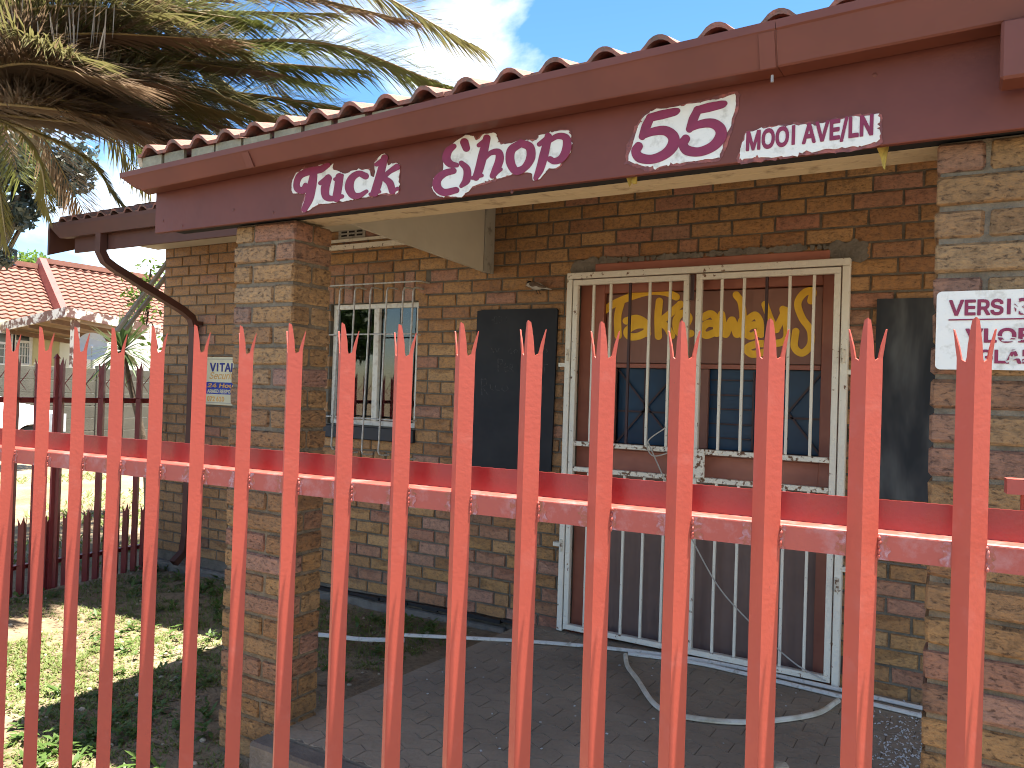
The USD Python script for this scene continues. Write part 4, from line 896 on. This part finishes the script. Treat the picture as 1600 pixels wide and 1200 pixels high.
m.build('stone_chips', 'shard_white', None, kind='stuff', label='scattered white stone chips on the porch floor near the pillar', cat='chips')
m = MB()
for k in range(60):
    x, y = rr_.uniform(-2.3, -.3), rr_.uniform(2.3, 4.1); s_ = rr_.uniform(.003, .007)
    m.tm(trimesh.creation.box((s_*1.6, s_, s_*.5)).apply_transform(trimesh.transformations.rotation_matrix(rr_.uniform(0, 3), [0, 0, 1])).apply_translation((x, y, FZ(y)+.003)))
m.build('litter', 'shard_white', None, kind='stuff', label='tiny pale crumbs of litter strewn over the porch paving', cat='litter')

# ------------------------------------------------------------------ vegetation
def leaf(m, p, dirv, L, w, up=(0, 0, 1), droop=0., fold=.0):
    d = np.asarray(dirv, float); d /= np.linalg.norm(d); s = np.cross(d, up); ns = np.linalg.norm(s); s = s/ns if ns > 1e-6 else np.array([1., 0, 0])
    p = np.asarray(p, float); mid = p+d*L*.5-np.array([0, 0, droop*.25*L]); tip = p+d*L-np.array([0, 0, droop*L])
    m.add([p-s*w*.25, p+s*w*.25, mid+s*w*.5, tip, mid-s*w*.5], [[0, 1, 2], [0, 2, 4], [4, 2, 3]])
def frond(palm, base, mid, tip, material, n=70, L=.42, w=.017, spread=55., droopl=.35, seed=0, sparse=1.):
    r = random.Random(seed); n = int(n*2.5); L = L*(1.22 if L > .25 else 1.0); P = spline([base, mid, tip], 60); m = MB()
    T = np.gradient(P, axis=0); T /= np.linalg.norm(T, axis=1, keepdims=True)
    arc = np.linspace(0, 1, 60)
    for k in range(n):
        t = .16+.84*(k/(n-1)); i = min(59, int(t*59)); p = P[i]; d = T[i]
        sd = np.cross(d, [0, 0, 1.]); sd /= np.linalg.norm(sd); up = np.cross(sd, d)
        ll = L*(.42+.58*math.sin(math.pi*min(1, max(.06, .12+.8*t)))**.6)*r.uniform(.75, 1.15)
        for sg_ in (-1, 1):
            if r.random() > sparse: continue
            ang = math.radians(spread*(1.12-.42*t)+r.uniform(-12, 12)); lift = r.uniform(.05, .55)
            dv = d*math.cos(ang)+sd*sg_*math.sin(ang)*math.cos(lift)+up*math.sin(ang)*math.sin(lift)
            leaf(m, p+sd*sg_*.008, dv, ll, w*r.uniform(.8, 1.25), up=up+sd*sg_*.6, droop=droopl*r.uniform(.3, 1.6))
    f = m.build('frond', material, palm)
    MB().tube(P[::4], np.linspace(.022, .004, len(P[::4])), 6).build('midrib', 'palm_rachis', f, 60)
PC = np.array([-7.0, 2.78, 3.72])
palm = thing('palm_tree', 'feathery date palm with browning lower fronds spreading over the roof', 'tree')
MB().tube([(PC[0]-.05, PC[1]-.02, -.2), (PC[0]-.05, PC[1], 1.2), (PC[0], PC[1], 2.4), (PC[0], PC[1], 3.5)], [.30, .25, .24, .30], 14).build('trunk', 'bark', palm, True)
def fpx(px, dd): return at(px, dd)
F_ = [ # tip and middle as seen, with their own distances; all grow from the crown
    ((430, -45), 6.3, (745, 70), 6.6, 'palm_mixed', 95, .42), ((350, -5), 6.1, (640, 30), 6.5, 'palm_dead', 80, .34), ((430, 62), 6.2, (715, 138), 6.4, 'palm_green', 105, .50),
    ((280, 98), 5.9, (560, 108), 6.2, 'palm_green', 95, .42), ((300, 140), 6.1, (560, 172), 6.3, 'palm_green', 95, .42), ((240, 170), 6.3, (500, 185), 6.6, 'palm_green', 90, .42),
    ((220, 120), 5.7, (450, 190), 5.9, 'palm_mixed', 90, .40), ((200, 30), 6.0, (520, 20), 6.4, 'palm_mixed', 95, .44), ((180, -60), 6.4, (560, -40), 6.9, 'palm_green', 90, .45),
    ((120, 150), 5.6, (310, 232), 5.7, 'palm_dead', 95, .40), ((90, 175), 5.8, (262, 225), 6.0, 'palm_dead', 95, .40), ((70, 150), 5.5, (210, 208), 5.5, 'palm_dead', 90, .42), ((110, 195), 6.1, (330, 230), 6.4, 'palm_dead', 90, .4),
    ((150, 90), 5.8, (400, 110), 6.0, 'palm_dead', 95, .40), ((90, 130), 5.9, (270, 200), 6.1, 'palm_dead', 95, .42), ((160, 20), 5.7, (390, 30), 5.9, 'palm_green', 95, .42), ((60, -20), 5.5, (210, -10), 5.4, 'palm_dead', 90, .42), ((50, 125), 5.6, (190, 172), 5.7, 'palm_dead', 95, .42), ((100, 60), 5.9, (300, 130), 6.0, 'palm_mixed', 95, .42), ((20, 60), 5.4, (150, 105), 5.4, 'palm_dead', 90, .42), ((150, 150), 6.3, (420, 215), 6.7, 'palm_dead', 90, .38), ((20, 150), 5.5, (140, 190), 5.4, 'palm_dead', 90, .42),
    ((40, 165), 5.3, (230, 190), 5.5, 'palm_dead', 95, .40), ((30, 95), 5.2, (240, 130), 5.4, 'palm_dead', 95, .42), ((120, 115), 5.6, (350, 175), 5.8, 'palm_mixed', 95, .42), ((60, 185), 5.8, (290, 205), 6.0, 'palm_dead', 95, .38), ((140, 60), 5.6, (360, 70), 5.7, 'palm_mixed', 95, .44), ((240, 85), 6.2, (500, 130), 6.6, 'palm_green', 95, .42),
    ((40, 215), 5.5, (77, 335), 5.6, 'palm_yellow', 42, .15), ((110, 232), 5.9, (187, 314), 6.0, 'palm_yellow', 44, .17), ((-20, 240), 5.6, (12, 385), 5.7, 'palm_yellow', 40, .15),
    ((60, 60), 5.4, (330, 60), 5.5, 'palm_dead', 90, .42), ((30, 20), 5.4, (260, 20), 5.3, 'palm_mixed', 95, .42), ((20, -60), 5.6, (300, -60), 5.7, 'palm_green', 90, .45), ((60, 110), 6.2, (380, 160), 6.7, 'palm_mixed', 95, .42), ((20, 100), 5.2, (190, 130), 5.0, 'palm_dead', 90, .40), ((200, 60), 6.5, (480, 70), 7.1, 'palm_green', 95, .45), ((-10, 60), 5.2, (120, 90), 4.9, 'palm_mixed', 80, .4)]
for k, (mp, dm, tp, dt, mt_, nn, LL_) in enumerate(F_):
    frond(palm, PC+np.array([0, 0, -.1+.02*(k % 5)]), fpx(mp, dm), fpx(tp, dt), mt_, nn, LL_, .0125, {'palm_yellow': 40, 'palm_dead': 42}.get(mt_, 54), .16 if mt_ in ('palm_dead',) else .26, k)
rp_ = random.Random(40)
leaf_mat('palm_dry_strip', (.19, .155, .11), (.29, .25, .19), .3, .5)
m = MB()
for k in range(70):
    q = at((rp_.uniform(-10, 190), rp_.uniform(-10, 45)), rp_.uniform(5.0, 5.6)); l_ = rp_.uniform(.12, .36)
    leaf(m, q, (rp_.uniform(-.16, .16), rp_.uniform(-.16, .16), -1), l_, .010, up=(rp_.uniform(-1, 1), rp_.uniform(-1, 1), 0))
m.build('dry_leaflets', 'palm_dry_strip', palm, kind='stuff')
for k in range(38):
    az = rp_.uniform(math.radians(40), math.radians(235 if k < 22 else 290)); R0 = rp_.uniform(1.9, 2.9); el = rp_.uniform(-.2 if k < 22 else .2, 1.1)
    mid = PC+np.array([math.cos(az)*R0*.5, math.sin(az)*R0*.5, .4+el]); tip = PC+np.array([math.cos(az)*R0, math.sin(az)*R0, el-.4]); frond(palm, PC, mid, tip, rp_.choice(['palm_green', 'palm_mixed', 'palm_dead']), 60, .42, .015, 50, .25, 100+k)

def tree(name, label, foot, h, centres, material, nleaf, size, seed, tr=.14, group=None):
    r = np.random.default_rng(seed); t = thing(name, label, 'tree', group)
    foot = np.asarray(foot, float); top = np.mean([c[0] for c in centres], axis=0)
    MB().tube(spline([foot, foot*.6+top*.4+np.array([.15, 0, 0]), top], 12), np.linspace(tr, tr*.3, 12), 8).build('trunk', 'bark', t, True)
    m = MB()
    hk = .5 if tr > .05 else .12
    for c, rad in centres: m.tube(spline([foot*hk+top*(1-hk), (top+np.asarray(c))/2, c], 8), np.linspace(tr*.35, .012, 8), 5)
    m.build('limbs', 'bark', t)
    V = []; 
    for c, rad in centres:
        k = int(nleaf*rad**2/sum(q[1]**2 for q in centres)); d = r.normal(size=(k, 3)); d /= np.linalg.norm(d, axis=1, keepdims=True)
        rr2 = rad*(.35+.65*r.random(k)**.5); p = np.asarray(c)+d*rr2[:, None]*np.array([1, 1, .8]); keep = meshkit.noise(p*1.7/max(.6, rad*.6), seed) > .36; p = p[keep]; k = len(p)
        a = r.normal(size=(k, 3)); a /= np.linalg.norm(a, axis=1, keepdims=True); b = np.cross(a, r.normal(size=(k, 3))); b /= np.linalg.norm(b, axis=1, keepdims=True); s = size*r.uniform(.6, 1.3, (k, 1))
        V.append(np.stack([p-a*s, p+b*s*.45, p+a*s, p-b*s*.45], 1).reshape(-1, 3))
    V = np.vstack(V); MB().add(V, np.arange(len(V)).reshape(-1, 4)).build('crown', material, t)
    return t
tree('tree', 'dusky blue-green tree rising behind the palm fronds', (-15.5, 6.2, -.1), 6, [(at((20, 265), 13), 1.0), (at((75, 235), 13.3), .8), (at((110, 270), 13.6), .45), (at((-40, 300), 13), 1.0), (at((15, 330), 12.8), .45), (at((60, 300), 13.2), .42), (at((5, 400), 12.6), .22)], 'leaf_blue', 9000, .075, 3)
tree('tree', 'bright green tree showing above the neighbouring tiled roof', tuple(at((30, 600), 44)[:2])+(-.1,), 7, [(at((45, 420), 42), 1.3), (at((15, 425), 42), 1.4), (at((68, 430), 43), 1.0)], 'leaf_bright', 2500, .14, 5)
tree('sapling', 'thin sapling with sparse bright leaves behind the brick corner', tuple(at((232, 640), 8.3)[:2])+(-.08,), 3, [(at((215, 450), 8.2), .22), (at((236, 420), 8.3), .16), (at((205, 470), 8.2), .16), (at((245, 435), 8.4), .18), (at((228, 490), 8.2), .16), (at((246, 545), 8.4), .20), (at((236, 455), 8.3), .25)], 'leaf_bright', 330, .035, 6, .006)
tree('tree', 'broad green tree across the street', (-13.5, -5.5, 0), 6, [((-13.8, -5.5, 3.4), 1.5), ((-12.9, -5.0, 2.9), 1.1), ((-15, -6, 3.1), 1.3)], 'leaf_mid', 9000, .14, 8, .25)
yc = thing('yucca_plant', 'spiky yucca on a thin leaning stem before the grey concrete wall', 'plant')
yb = at((226, 700), 9.3); yh = at((191, 548), 9.2); yg = (yb[0]+.05, yb[1]+.05, -.1)
MB().tube(spline([yg, yb, at((208, 620), 9.25), yh], 14), np.linspace(.045, .03, 14), 8).build('stem', 'bark', yc, True)
m = MB(); r4 = random.Random(14)
for k in range(120):
    az = r4.uniform(0, 6.28); el = r4.uniform(-.7, 1.5); leaf(m, yh, (math.cos(az)*math.cos(el), math.sin(az)*math.cos(el), math.sin(el)), r4.uniform(.42, .62), .035, droop=.12 if el > .3 else .3)
m.build('leaf_rosette', 'yucca_green', yc)

# weeds and grass in the yard
rgs = np.random.default_rng(12)
def scatter(n, x0, x1, y0, y1, thr, seed, fx=1.6):
    p = np.stack([rgs.uniform(x0, x1, n), rgs.uniform(y0, y1, n)], 1)
    v = meshkit.fbm(np.stack([p[:, 0]*fx, p[:, 1]*fx, p[:, 0]*0], 1), 3, seed); return p[v > thr]
m = MB()
for x, y in scatter(9500, -6.0, -2.45, 1.5, 4.2, .46, 21):
    if x > -2.7 and y > 2.2: continue
    zz = gz(x, y)
    for k in range(3): az = rgs.uniform(0, 6.28); leaf(m, (x+rgs.normal()*.01, y+rgs.normal()*.01, zz-.003), (math.cos(az)*.7, math.sin(az)*.7, rgs.uniform(.3, 1.1)), rgs.uniform(.02, .055), .006, droop=.2)
for x, y in scatter(5200, -13, -6.2, 2.0, 9.0, .54, 22, .7):
    for k in range(2): az = rgs.uniform(0, 6.28); leaf(m, (x, y, gz(x, y)), (math.cos(az), math.sin(az), .8), rgs.uniform(.05, .11), .02)
for x, y in scatter(4200, -4.9, -3.3, 1.7, 3.15, .45, 61, 2.2):
    for k in range(3): az = rgs.uniform(0, 6.28); leaf(m, (x+rgs.normal()*.01, y+rgs.normal()*.01, gz(x, y)-.003), (math.cos(az)*.8, math.sin(az)*.8, rgs.uniform(.3, 1.0)), rgs.uniform(.02, .06), .007, droop=.2)
m.build('grass', 'grass_green', None, kind='stuff', label='short patchy grass growing in the sandy yard', cat='grass')
m = MB()
spots = [tuple(p) for p in scatter(420, -5.9, -2.75, 1.55, 4.1, .52, 33, 1.2)]+[(-2.9+rgs.normal()*.3, 2.0+rgs.normal()*.35) for _ in range(45)]+[(-3.35+rgs.normal()*.25, 2.5+rgs.normal()*.3) for _ in range(40)]+[(-3.0+rgs.normal()*.25, 4.0+rgs.normal()*.08) for _ in range(22)]+[(-5.0+rgs.normal()*.6, 3.9+rgs.normal()*.2) for _ in range(26)]+[(-5.95+rgs.normal()*.1, 4.1+rgs.normal()*.15) for _ in range(16)]
for x, y in spots:
    if (x > -2.72 and y > 2.1) or y < 1.35 or (x < -3.45 and 1.7 < y < 3.1 and rgs.random() < .5): continue
    zz = gz(x, y); sc = rgs.uniform(.5, 1.2)
    for k in range(rgs.integers(7, 14)):
        az = rgs.uniform(0, 6.28); el = rgs.uniform(.1, 1.2); h = rgs.uniform(0, .05)*sc
        leaf(m, (x+rgs.normal()*.012, y+rgs.normal()*.012, zz+h), (math.cos(az), math.sin(az), math.tan(el)*.6), rgs.uniform(.035, .085)*sc, .02*sc, droop=.25)
m.build('weeds', 'weed_green', None, kind='stuff', label='leafy green weeds in clumps around the pillar foot', cat='weeds')
m = MB()
for x, y in scatter(2600, -6.0, -2.5, 1.5, 4.25, .30, 44):
    if x > -2.7 and y > 2.2: continue
    az = rgs.uniform(0, 6.28); leaf(m, (x, y, gz(x, y)+.006), (math.cos(az), math.sin(az), rgs.uniform(-.1, .3)), rgs.uniform(.015, .05), .012)
m.build('leaf_litter', 'litter_brown', None, kind='stuff', label='dry leaf litter scattered over the sandy yard', cat='litter')
m = MB()
for k in range(240):
    x, y = rgs.uniform(-6, -2.5), rgs.uniform(1.6, 4.2); s_ = rgs.uniform(.006, .018)
    m.tm(trimesh.creation.icosphere(1, s_).apply_scale((1, .8, .6)).apply_translation((x, y, gz(x, y))))
m.build('pebbles', 'stone_pale', None, kind='stuff', label='small pebbles in the sandy yard', cat='pebbles')

# ------------------------------------------------------------------ beyond the side fence
pw_ = thing('precast_wall', 'grey precast concrete panel wall behind the white car', 'wall')
WX = -19.0
for k in range(8):
    y = 5.6+k*1.5
    MB().box((WX-.06, y-.06, -.3), (WX+.06, y+.06, 1.86), bev=.01).build('post', 'precast_post' if k in (2, 3) else 'precast', pw_)
    if k < 7:
        for j in range(6): MB().box((WX-.022, y+.061, -.1+j*.315), (WX+.022, y+1.439, .212+j*.315), bev=.012).build('panel', 'precast', pw_)
# neighbour's house
nh = thing('neighbour_house', 'yellow plastered house with orange tiled roof beyond the concrete wall', 'house')
HX = -23.4
ya = onX((0, 540), HX)[1]-6; yb_ = onX((93, 540), HX)[1]
MB().box((HX-8, ya, -.2), (HX, yb_, 3.1)).build('wall', 'neighbour_wall', nh)
MB().box((HX-8, yb_+.003, -.2), (HX+.6, yb_+9, 3.1)).build('wall', 'neighbour_wall_pale', nh)
wa, wb = onX((0, 514), HX), onX((48, 570), HX)
for k, (p0, p1) in enumerate((((-60, 514), (18, 570)), ((22, 514), (46, 570)))):
    a, b = onX(p0, HX), onX(p1, HX)
    wdw = frame_rect(MB(), 0, 0.01, 0, .01, .001, 0, .01) if False else None
    wm = part('window', nh)
    y0_, y1_, z0_, z1_ = a[1], b[1], min(a[2], b[2]), max(a[2], b[2])
    MB().box((HX+.002, y0_, z0_), (HX+.012, y1_, z1_)).build('pane', 'window_dark', wm)
    m = MB()
    for yy in (y0_, y1_): m.box((HX+.002, yy-.04, z0_), (HX+.05, yy+.04, z1_))
    for zz in (z0_, z1_, z0_*.45+z1_*.55+.1): m.box((HX+.002, y0_+.041, zz-.035), (HX+.049, y1_-.041, zz+.035))
    m.build('frame', 'window_white', wm)
    m = MB()
    for yy in np.linspace(y0_, y1_, 7)[1:-1]: m.box((HX+.02, yy-.012, z0_), (HX+.03, yy+.012, z0_*.4+z1_*.6))
    for zz in np.linspace(z0_, z1_, 5)[1:-2]: m.box((HX+.031, y0_, zz-.01), (HX+.036, y1_, zz+.01))
    m.build('guard_bars', 'window_white', wm)
def tiled(p_ridge0, p_ridge1, p_eave0, p_eave1, nc, nr, name):
    V = []; seg = 6; A0, A1, B0, B1 = (np.asarray(q, float) for q in (p_ridge0, p_ridge1, p_eave0, p_eave1))
    nrm = np.cross(A1-A0, B0-A0); nrm /= np.linalg.norm(nrm); nrm = nrm if nrm[2] > 0 else -nrm
    for r_ in range(nr):
        for e in (0, 1):
            t = (r_+e)/nr
            for c_ in range(nc*seg+1):
                s_ = c_/(nc*seg); ph = (c_/seg+.5*(r_ % 2)*0) % 1
                p = (A0*(1-s_)+A1*s_)*(1-t)+(B0*(1-s_)+B1*s_)*t
                V.append(p+nrm*(.028*math.sin(2*math.pi*ph)+(.045 if e else .0)))
    n = nc*seg+1; F = []
    for r_ in range(nr*2-1):
        for c_ in range(n-1): F.append([r_*n+c_, r_*n+c_+1, (r_+1)*n+c_+1, (r_+1)*n+c_])
    return MB().add(V, F).build(name, 'neighbour_tile', nh, 50)
RXX = -26.0
r0 = onX((66, 410), RXX); e0 = onY((98, 487), r0[1]); zr_ = r0[2]; ze = e0[2]; EX = e0[0]+.5; ze -= .5*(zr_-ze)/(e0[0]-RXX)
tiled((RXX, r0[1], zr_), (RXX, r0[1]+13, zr_), (EX, r0[1], ze), (EX, r0[1]+13, ze), 46, 19, 'tile_covering')
tiled((RXX, r0[1]-10, zr_-.22), (RXX, r0[1]-.12, zr_-.22), (EX, r0[1]-10, ze-.22), (EX, r0[1]-.12, ze-.22), 36, 19, 'tile_covering')
MB().obox((RXX, r0[1]-.06, zr_+.02), (EX+.05, r0[1]-.06, ze+.02), .22, .34).build('verge', 'verge_red', nh)
MB().obox((RXX, r0[1]-.1, zr_+.06), (RXX, r0[1]+13, zr_+.06), .25, .16).build('ridge', 'neighbour_tile', nh); MB().obox((RXX, r0[1]-10, zr_-.16), (RXX, r0[1]-.2, zr_-.16), .25, .16).build('ridge', 'neighbour_tile', nh)
MB().add([(RXX, r0[1]+13, zr_), (2*RXX-EX, r0[1]+13, ze-.1), (2*RXX-EX, r0[1]-10, ze-.1), (RXX, r0[1]-10, zr_-.25)], [[0, 1, 2, 3]]).build('rear_slope', 'neighbour_tile', nh)
# carport with flaking paint
cp = thing('carport', 'old flat carport with flaking white edge before the neighbouring house', 'carport')
c0 = at((104, 487), 19.6); cl = at((-70, 528), 23.5); cr = at((250, 516), 21.5); cb_ = cl+cr-c0
def edge(a, b, mt_):
    MB().obox(a, b, .05, .25).build('edge_board', mt_, cp)
edge(c0, cl, 'carport_paint'); edge(c0+np.array([0, .0, 0.]), cr, 'carport_paint')
V = [c0, cl, cb_, cr]; up = np.array([0, 0, .06])
MB().add([v-up*.2 for v in V]+[v+up for v in V], [[0, 1, 2, 3], [4, 7, 6, 5], [0, 4, 5, 1], [1, 5, 6, 2], [2, 6, 7, 3], [3, 7, 4, 0]]).build('roof_sheet', 'carport_sheet', cp)
for t in (.12, .3, .5, .72, .95):
    a = c0*(1-t)+cl*t; b = cr*(1-t)+cb_*t; MB().obox(a-up*2.2, b-up*2.2, .06, .12).build('purlin', 'carport_brown', cp)
ptop = at((118, 500), 20.0); MB().box((ptop[0]-.08, ptop[1]-.08, -.2), (ptop[0]+.08, ptop[1]+.08, ptop[2])).build('post', 'carport_paint', cp)
p2 = cl*.9+cb_*.1; MB().box((p2[0]-.05, p2[1]-.05, -.2), (p2[0]+.05, p2[1]+.05, p2[2])).build('post', 'carport_brown', cp)
lp = at((70, 506), 21.5); MB().box(lp-np.array([.12, .35, .04]), lp+np.array([.12, .35, .04]), bev=.03).build('light_fitting', 'window_white', cp)
# satellite dish
dc = at((144, 541), 20.6); ds = thing('satellite_dish', 'pale grey satellite dish standing above the concrete wall', 'dish')
dn = np.array([.80, -.5, .33]); dn /= np.linalg.norm(dn); du = np.cross([0, 0, 1.], dn); du /= np.linalg.norm(du); dv_ = np.cross(dn, du); V = [dc-dn*.06]; F = []
for k in range(1, 7):
    for j in range(28):
        a = 2*math.pi*j/28; rr2 = .36*k/6; V.append(dc+du*rr2*math.cos(a)+dv_*rr2*1.08*math.sin(a)+dn*(-.06+.07*(k/6)**2))
F3 = [[0, 1+j, 1+(j+1) % 28] for j in range(28)]; F4 = [[1+(k-1)*28+j, 1+k*28+j, 1+k*28+(j+1) % 28, 1+(k-1)*28+(j+1) % 28] for k in range(1, 6) for j in range(28)]
m = MB().add(V, F3); m.add(V, F4); m.build('reflector', 'dish_grey', ds, True)
MB().tube([dc-dv_*.3, dc-dv_*.16+dn*.34], .012, 6).build('arm', 'steel', ds); MB().tube([dc-dv_*.16+dn*.33, dc-dv_*.14+dn*.42], .03, 8).build('receiver', 'dish_grey', ds)
MB().tube([dc-dn*.06, dc-dn*.2-np.array([0, 0, .1]), (dc[0]-dn[0]*.2, dc[1]-dn[1]*.2, -.2)], .025, 8).build('mast', 'steel', ds)

# parked car
car = thing('parked_car', 'white hatchback parked before the concrete wall beyond the side fence', 'car')
cp_ = at((99, 690), 16.6); cx, cyf = cp_[0], cp_[1]     # near flank, front end
def cy(s_): return cyf-s_     # s_: metres back from the nose
side_pts = [(0.05, .30), (0.0, .48), (.03, .78), (.16, .90), (.75, 1.06), (1.10, 1.12), (1.62, 1.46), (1.9, 1.54), (2.9, 1.56), (3.45, 1.42), (3.75, 1.08), (3.80, .6), (3.74, .30)]
lowerp = [(3.74, .22), (3.30, .22)]
prof = [(.05, .24)]+side_pts[0:]+[(3.74, .22)]
pgc = Polygon([(s_, z) for s_, z in prof])
for s_ in (.66, 3.08): pgc = pgc.difference(Point(s_, .29).buffer(.355))
pgc = pgc.buffer(-.03).buffer(.03).buffer(.0)
g_ = trimesh.creation.extrude_polygon(max(getattr(pgc, 'geoms', [pgc]), key=lambda q: q.area), 1.6, engine='earcut'); v = g_.vertices
inset = np.clip((v[:, 1]-.95)/.5, 0, 1)*.16
X_ = cx-v[:, 2]; X_ = np.where(v[:, 2] < .8, X_-inset, X_+inset)
MB().add(np.stack([X_, cy(v[:, 0]), v[:, 1]-.1], 1), g_.faces[:, ::-1]).build('body', 'car_white', car, 40)
win_ = Polygon([(1.25, 1.14), (1.68, 1.42), (1.95, 1.49), (2.85, 1.50), (3.32, 1.38), (3.5, 1.12)]); t_ = trimesh.creation.extrude_polygon(win_, .012, engine='earcut'); v = t_.vertices
MB().add(np.stack([cx+.006-v[:, 2]-np.clip((v[:, 1]-.95)/.5, 0, 1)*.16, cy(v[:, 0]), v[:, 1]-.1], 1), t_.faces).build('side_window', 'window_dark', car)
for s_ in (.66, 3.08):
    tq = trimesh.creation.cylinder(.30, .2, sections=28).apply_transform(trimesh.transformations.rotation_matrix(math.pi/2, [0, 1, 0])).apply_translation((cx-.12, cy(s_), .2)); wl = MB().tm(tq).build('wheel', 'tyre', car, 40)
    MB().tm(trimesh.creation.cylinder(.2, .21, sections=20).apply_transform(trimesh.transformations.rotation_matrix(math.pi/2, [0, 1, 0])).apply_translation((cx-.12, cy(s_), .2))).build('rim', 'rim', wl, 40)
MB().box((cx-1.55, cy(-.02), .16), (cx-.05, cy(.10), .34), bev=.04).build('bumper', 'car_trim', car)
MB().box((cx-.34, cy(.03), .50), (cx+.004, cy(.30), .64), bev=.03).build('headlight', 'headlamp', car)
MB().box((cx-.02, cy(1.6), .60), (cx+.012, cy(1.45), .63), bev=.006).build('handle', 'car_trim', car)
# pale stone on the floor
sq = onZ((1226, 1200), .15); t_ = trimesh.convex.convex_hull(np.random.default_rng(2).normal(size=(24, 3))); t_.vertices /= np.abs(t_.vertices).max(); t_.apply_scale((.045, .03, .02)); t_.apply_translation((sq[0], sq[1], FZ(sq[1])+.016)); MB().tm(t_).build('loose_stone', 'stone_pale', None, label='pale loose stone lying on the porch floor near the fence', cat='stone')
